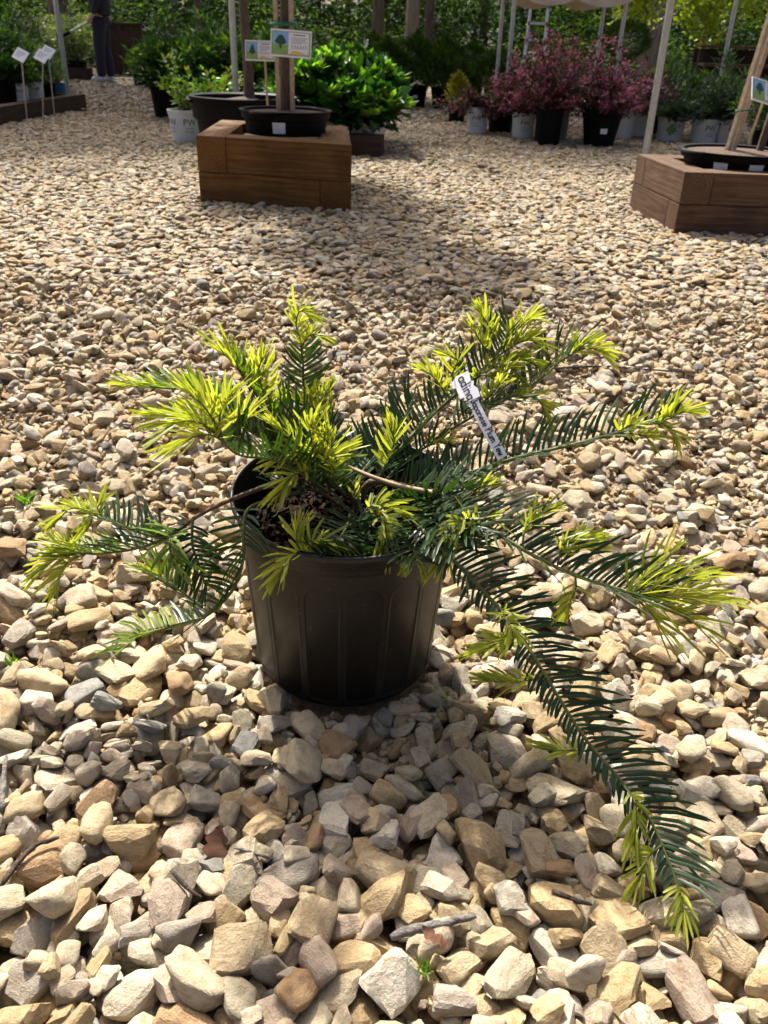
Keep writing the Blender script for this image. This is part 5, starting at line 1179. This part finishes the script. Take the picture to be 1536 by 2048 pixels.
skin_obj('jacket', jk, [('hem', 'waist'), ('waist', 'chest'), ('chest', 'col'), ('chest', 'rsh'), ('rsh', 'rel'), ('rel', 'rwr'), ('chest', 'lsh'), ('lsh', 'lel'), ('lel', 'lwr')], 'chest', M['jacket'], pe)
trn = {'hip': (.01, 0, .93, .14)}; te = []
for s_, nm in ((-1, 'r'), (1, 'l')):
    trn[nm+'h'] = (.005, s_*.085, .84, .122); trn[nm+'k'] = (-.02+s_*.02, s_*.095, .48, .09); trn[nm+'c'] = (.0+s_*.045, s_*.095, .25, .08); trn[nm+'a'] = (.0+s_*.05, s_*.095, .06, .072); te += [('hip', nm+'h'), (nm+'h', nm+'k'), (nm+'k', nm+'c'), (nm+'c', nm+'a')]
skin_obj('trousers', trn, te, 'hip', M['trousers'], pe)
for s_ in (-1, 1):
    o = skin_obj('shoe', {'h': (.05+s_*.05, s_*.097, .045, .048), 'm': (-.06+s_*.05, s_*.099, .042, .046), 't': (-.17+s_*.05, s_*.1, .034, .036)}, [('h', 'm'), ('m', 't')], 'm', M['shoe'], pe)
skin_obj('hair', {'a': (.035, 0, 1.67, .095), 'b': (.0, 0, 1.735, .098), 'c': (-.06, 0, 1.765, .05), 'd': (.055, 0, 1.60, .07)}, [('d', 'a'), ('a', 'b'), ('b', 'c')], 'a', M['hair'], pe)
for s_ in (-1, 1):
    mb = MB(); mb.tube([(-.108, s_*.035, 1.665), (-.117, s_*.035, 1.665)], .011, 8); mb.obj('eye', M['ink'], pe)
mb = MB(); mb.tube([(-.104, -.025, 1.585), (-.11, 0, 1.583), (-.104, .025, 1.585)], .006, 6); mb.obj('mouth', M['red'], pe)
hw = Vector((-4.6, 14.94, 0))+Matrix.Rotation(R_(4), 3, 'Z')@Vector((-.125, -.235, .806)); tipw = Vector((-5.19, 14.72, .585)); dw = (tipw-hw)
wd_ = thing('watering_wand', 'silver watering wand with black grip held low by the person', 'watering wand', hw)
mb = MB(); mb.tube([-dw*.12, dw*.62], .016, 10); mb.obj('tube', M['steel'], wd_, True)
mb = MB(); mb.tube([dw*.62, dw*.95], .024, 10); mb.obj('grip', M['black_plastic'], wd_, True)
mb = MB(); mb.tube([dw*.95, dw, dw*1.04], [.024, .045, .045], 12); mb.obj('sprinkler_head', M['black_plastic'], wd_, True)

# ------------------------------------------------------------------ twigs, leaves and weeds on the gravel
def hf(x, y):
    i, j = int((x-X0)/CELL), int((y-Y0)/CELL); return float(HF[max(0, j-2):j+3, max(0, i-2):i+3].max()) if 0 <= i < HX and 0 <= j < HY else 0.0
def stick(name, label, pxs_, r, mat, cat='stick', lift=.0):
    P = [gnd(px, py, .008) for px, py in pxs_]; P = [np.array([p[0], p[1], hf(p[0], p[1])]) for p in P]
    zz = np.array([p[2] for p in P]); A, B = np.polyfit(np.arange(len(P)), zz, 1) if len(P) > 1 else (0, zz[0])
    for k, p in enumerate(P): p[2] = B+A*k+r*.3+lift+(zz-(A*np.arange(len(P))+B)).max()*.5
    C = spline(np.array(P), .006) if len(P) > 1 else P; C = C+rng.normal(0, r*.10, C.shape); b0 = Vector(C[0]); n = len(C)
    rad = [r*(1-.45*k/n)*random.uniform(.88, 1.1) for k in range(n)]; rad[0] *= .55; rad[-1] *= .6; rad[1] *= .85
    V, F = tube([Vector(c)-b0 for c in C], rad, 8); o = link(name, mk(V, F, True), M[mat]); o.location = b0; return tag(o, label, cat)
stick('driftwood_stick', 'weathered grey stick lying among the stones in front of the pot', [(782, 1870), (830, 1862), (900, 1855), (950, 1850)], .0055, 'wood_grey')
stick('twig', 'thin grey twig beside the curled dry leaf', [(468, 1696), (505, 1706), (548, 1718)], .0022, 'wood_grey')
stick('twig', 'dark bent twig on the gravel toward the left edge', [(2, 1772), (40, 1728), (75, 1700), (122, 1690)], .0035, 'twig')
stick('twig', 'pale upright twig between stones at the left edge', [(4, 1620), (6, 1570), (14, 1512)], .004, 'wood_grey')
stick('twig', 'short dark twig near the tip of the trailing branch', [(1100, 1800), (1140, 1812), (1182, 1818)], .0032, 'twig')
stick('twig', 'curved brown twig below the dry leaf', [(345, 1765), (372, 1785), (402, 1802)], .003, 'twig')
stick('twig', 'long hair thin twig on the sunlit gravel behind the tag', [(1095, 733), (1200, 728), (1300, 735), (1392, 741)], .0035, 'twig')
stick('twig', 'arched grey twig under the left drooping branch', [(228, 1325), (222, 1300), (240, 1275), (252, 1268)], .002, 'wood_grey')
stick('twig', 'thin dark twig behind the far left branch tip', [(230, 876), (270, 868), (322, 862)], .0025, 'twig')
def oak_leaf(label, px, py, L, rz, tilt):
    p = gnd(px, py, .01); q = np.linspace(0, 1, 15); w = (.16+.16*np.abs(np.sin(q*math.pi*3.6)))*np.sin(np.clip(q*1.04, 0, 1)*math.pi)**.6
    mb = MB(); V = []
    for k in range(15): V += [(-w[k]*L, (q[k]-.5)*L, .10*L*math.sin(q[k]*6)+.18*w[k]*L), (0, (q[k]-.5)*L, .06*L*math.sin(q[k]*6)), (w[k]*L, (q[k]-.5)*L, .07*L*math.sin(q[k]*6+1)+.2*w[k]*L)]
    F = []
    for k in range(14): F += [(3*k, 3*k+1, 3*k+4, 3*k+3), (3*k+1, 3*k+2, 3*k+5, 3*k+4)]
    me = mk(mb.V or V, F, True); a = me.attributes.new('tint', 'FLOAT', 'POINT'); a.data.foreach_set('value', rng.random(len(V)).astype(np.float32))
    o = link('dry_leaf', me, M['dry_leaf']); o.location = (p[0], p[1], hf(p[0], p[1])+.006); o.rotation_euler = (tilt, .3, rz); return tag(o, label, 'leaf')
oak_leaf('curled brown oak leaf standing between stones in front of the pot', 430, 1690, .045, .1, .7)
oak_leaf('rust red dry leaf at the foot of the brown planter', 398, 396, .10, 1.3, .1)
oak_leaf('small dry brown leaf under the driftwood stick', 868, 1888, .03, 1.0, .3)
def weed(label, px, py, n, L):
    p = gnd(px, py, 0); t = thing('weed_sprout', label, 'weed', (p[0], p[1], hf(p[0], p[1])-.008)); a = rng.uniform(0, 6.283, n)
    D = np.stack([np.cos(a)*.6, np.sin(a)*.6, rng.uniform(.5, 1.3, n)], 1); P = np.zeros((n, 3))+rng.normal(0, .003, (n, 3)); P[:, 2] = 0
    foliage('blades', 'laurel_new', t, P, D, rng.uniform(.6, 1.1, n)*L, .0028)
weed('tiny green weed between stones by the driftwood stick', 848, 1945, 12, .022); weed('thin green grass sprout left of the pot', 52, 1010, 16, .05)
weed('small green sprout on the gravel below the pot lip', 893, 1395, 10, .02); weed('low green weed patch in front of the tapered black can', 1190, 312, 30, .05)
weed('small green sprout by the left edge of the gravel', 28, 1335, 12, .022)
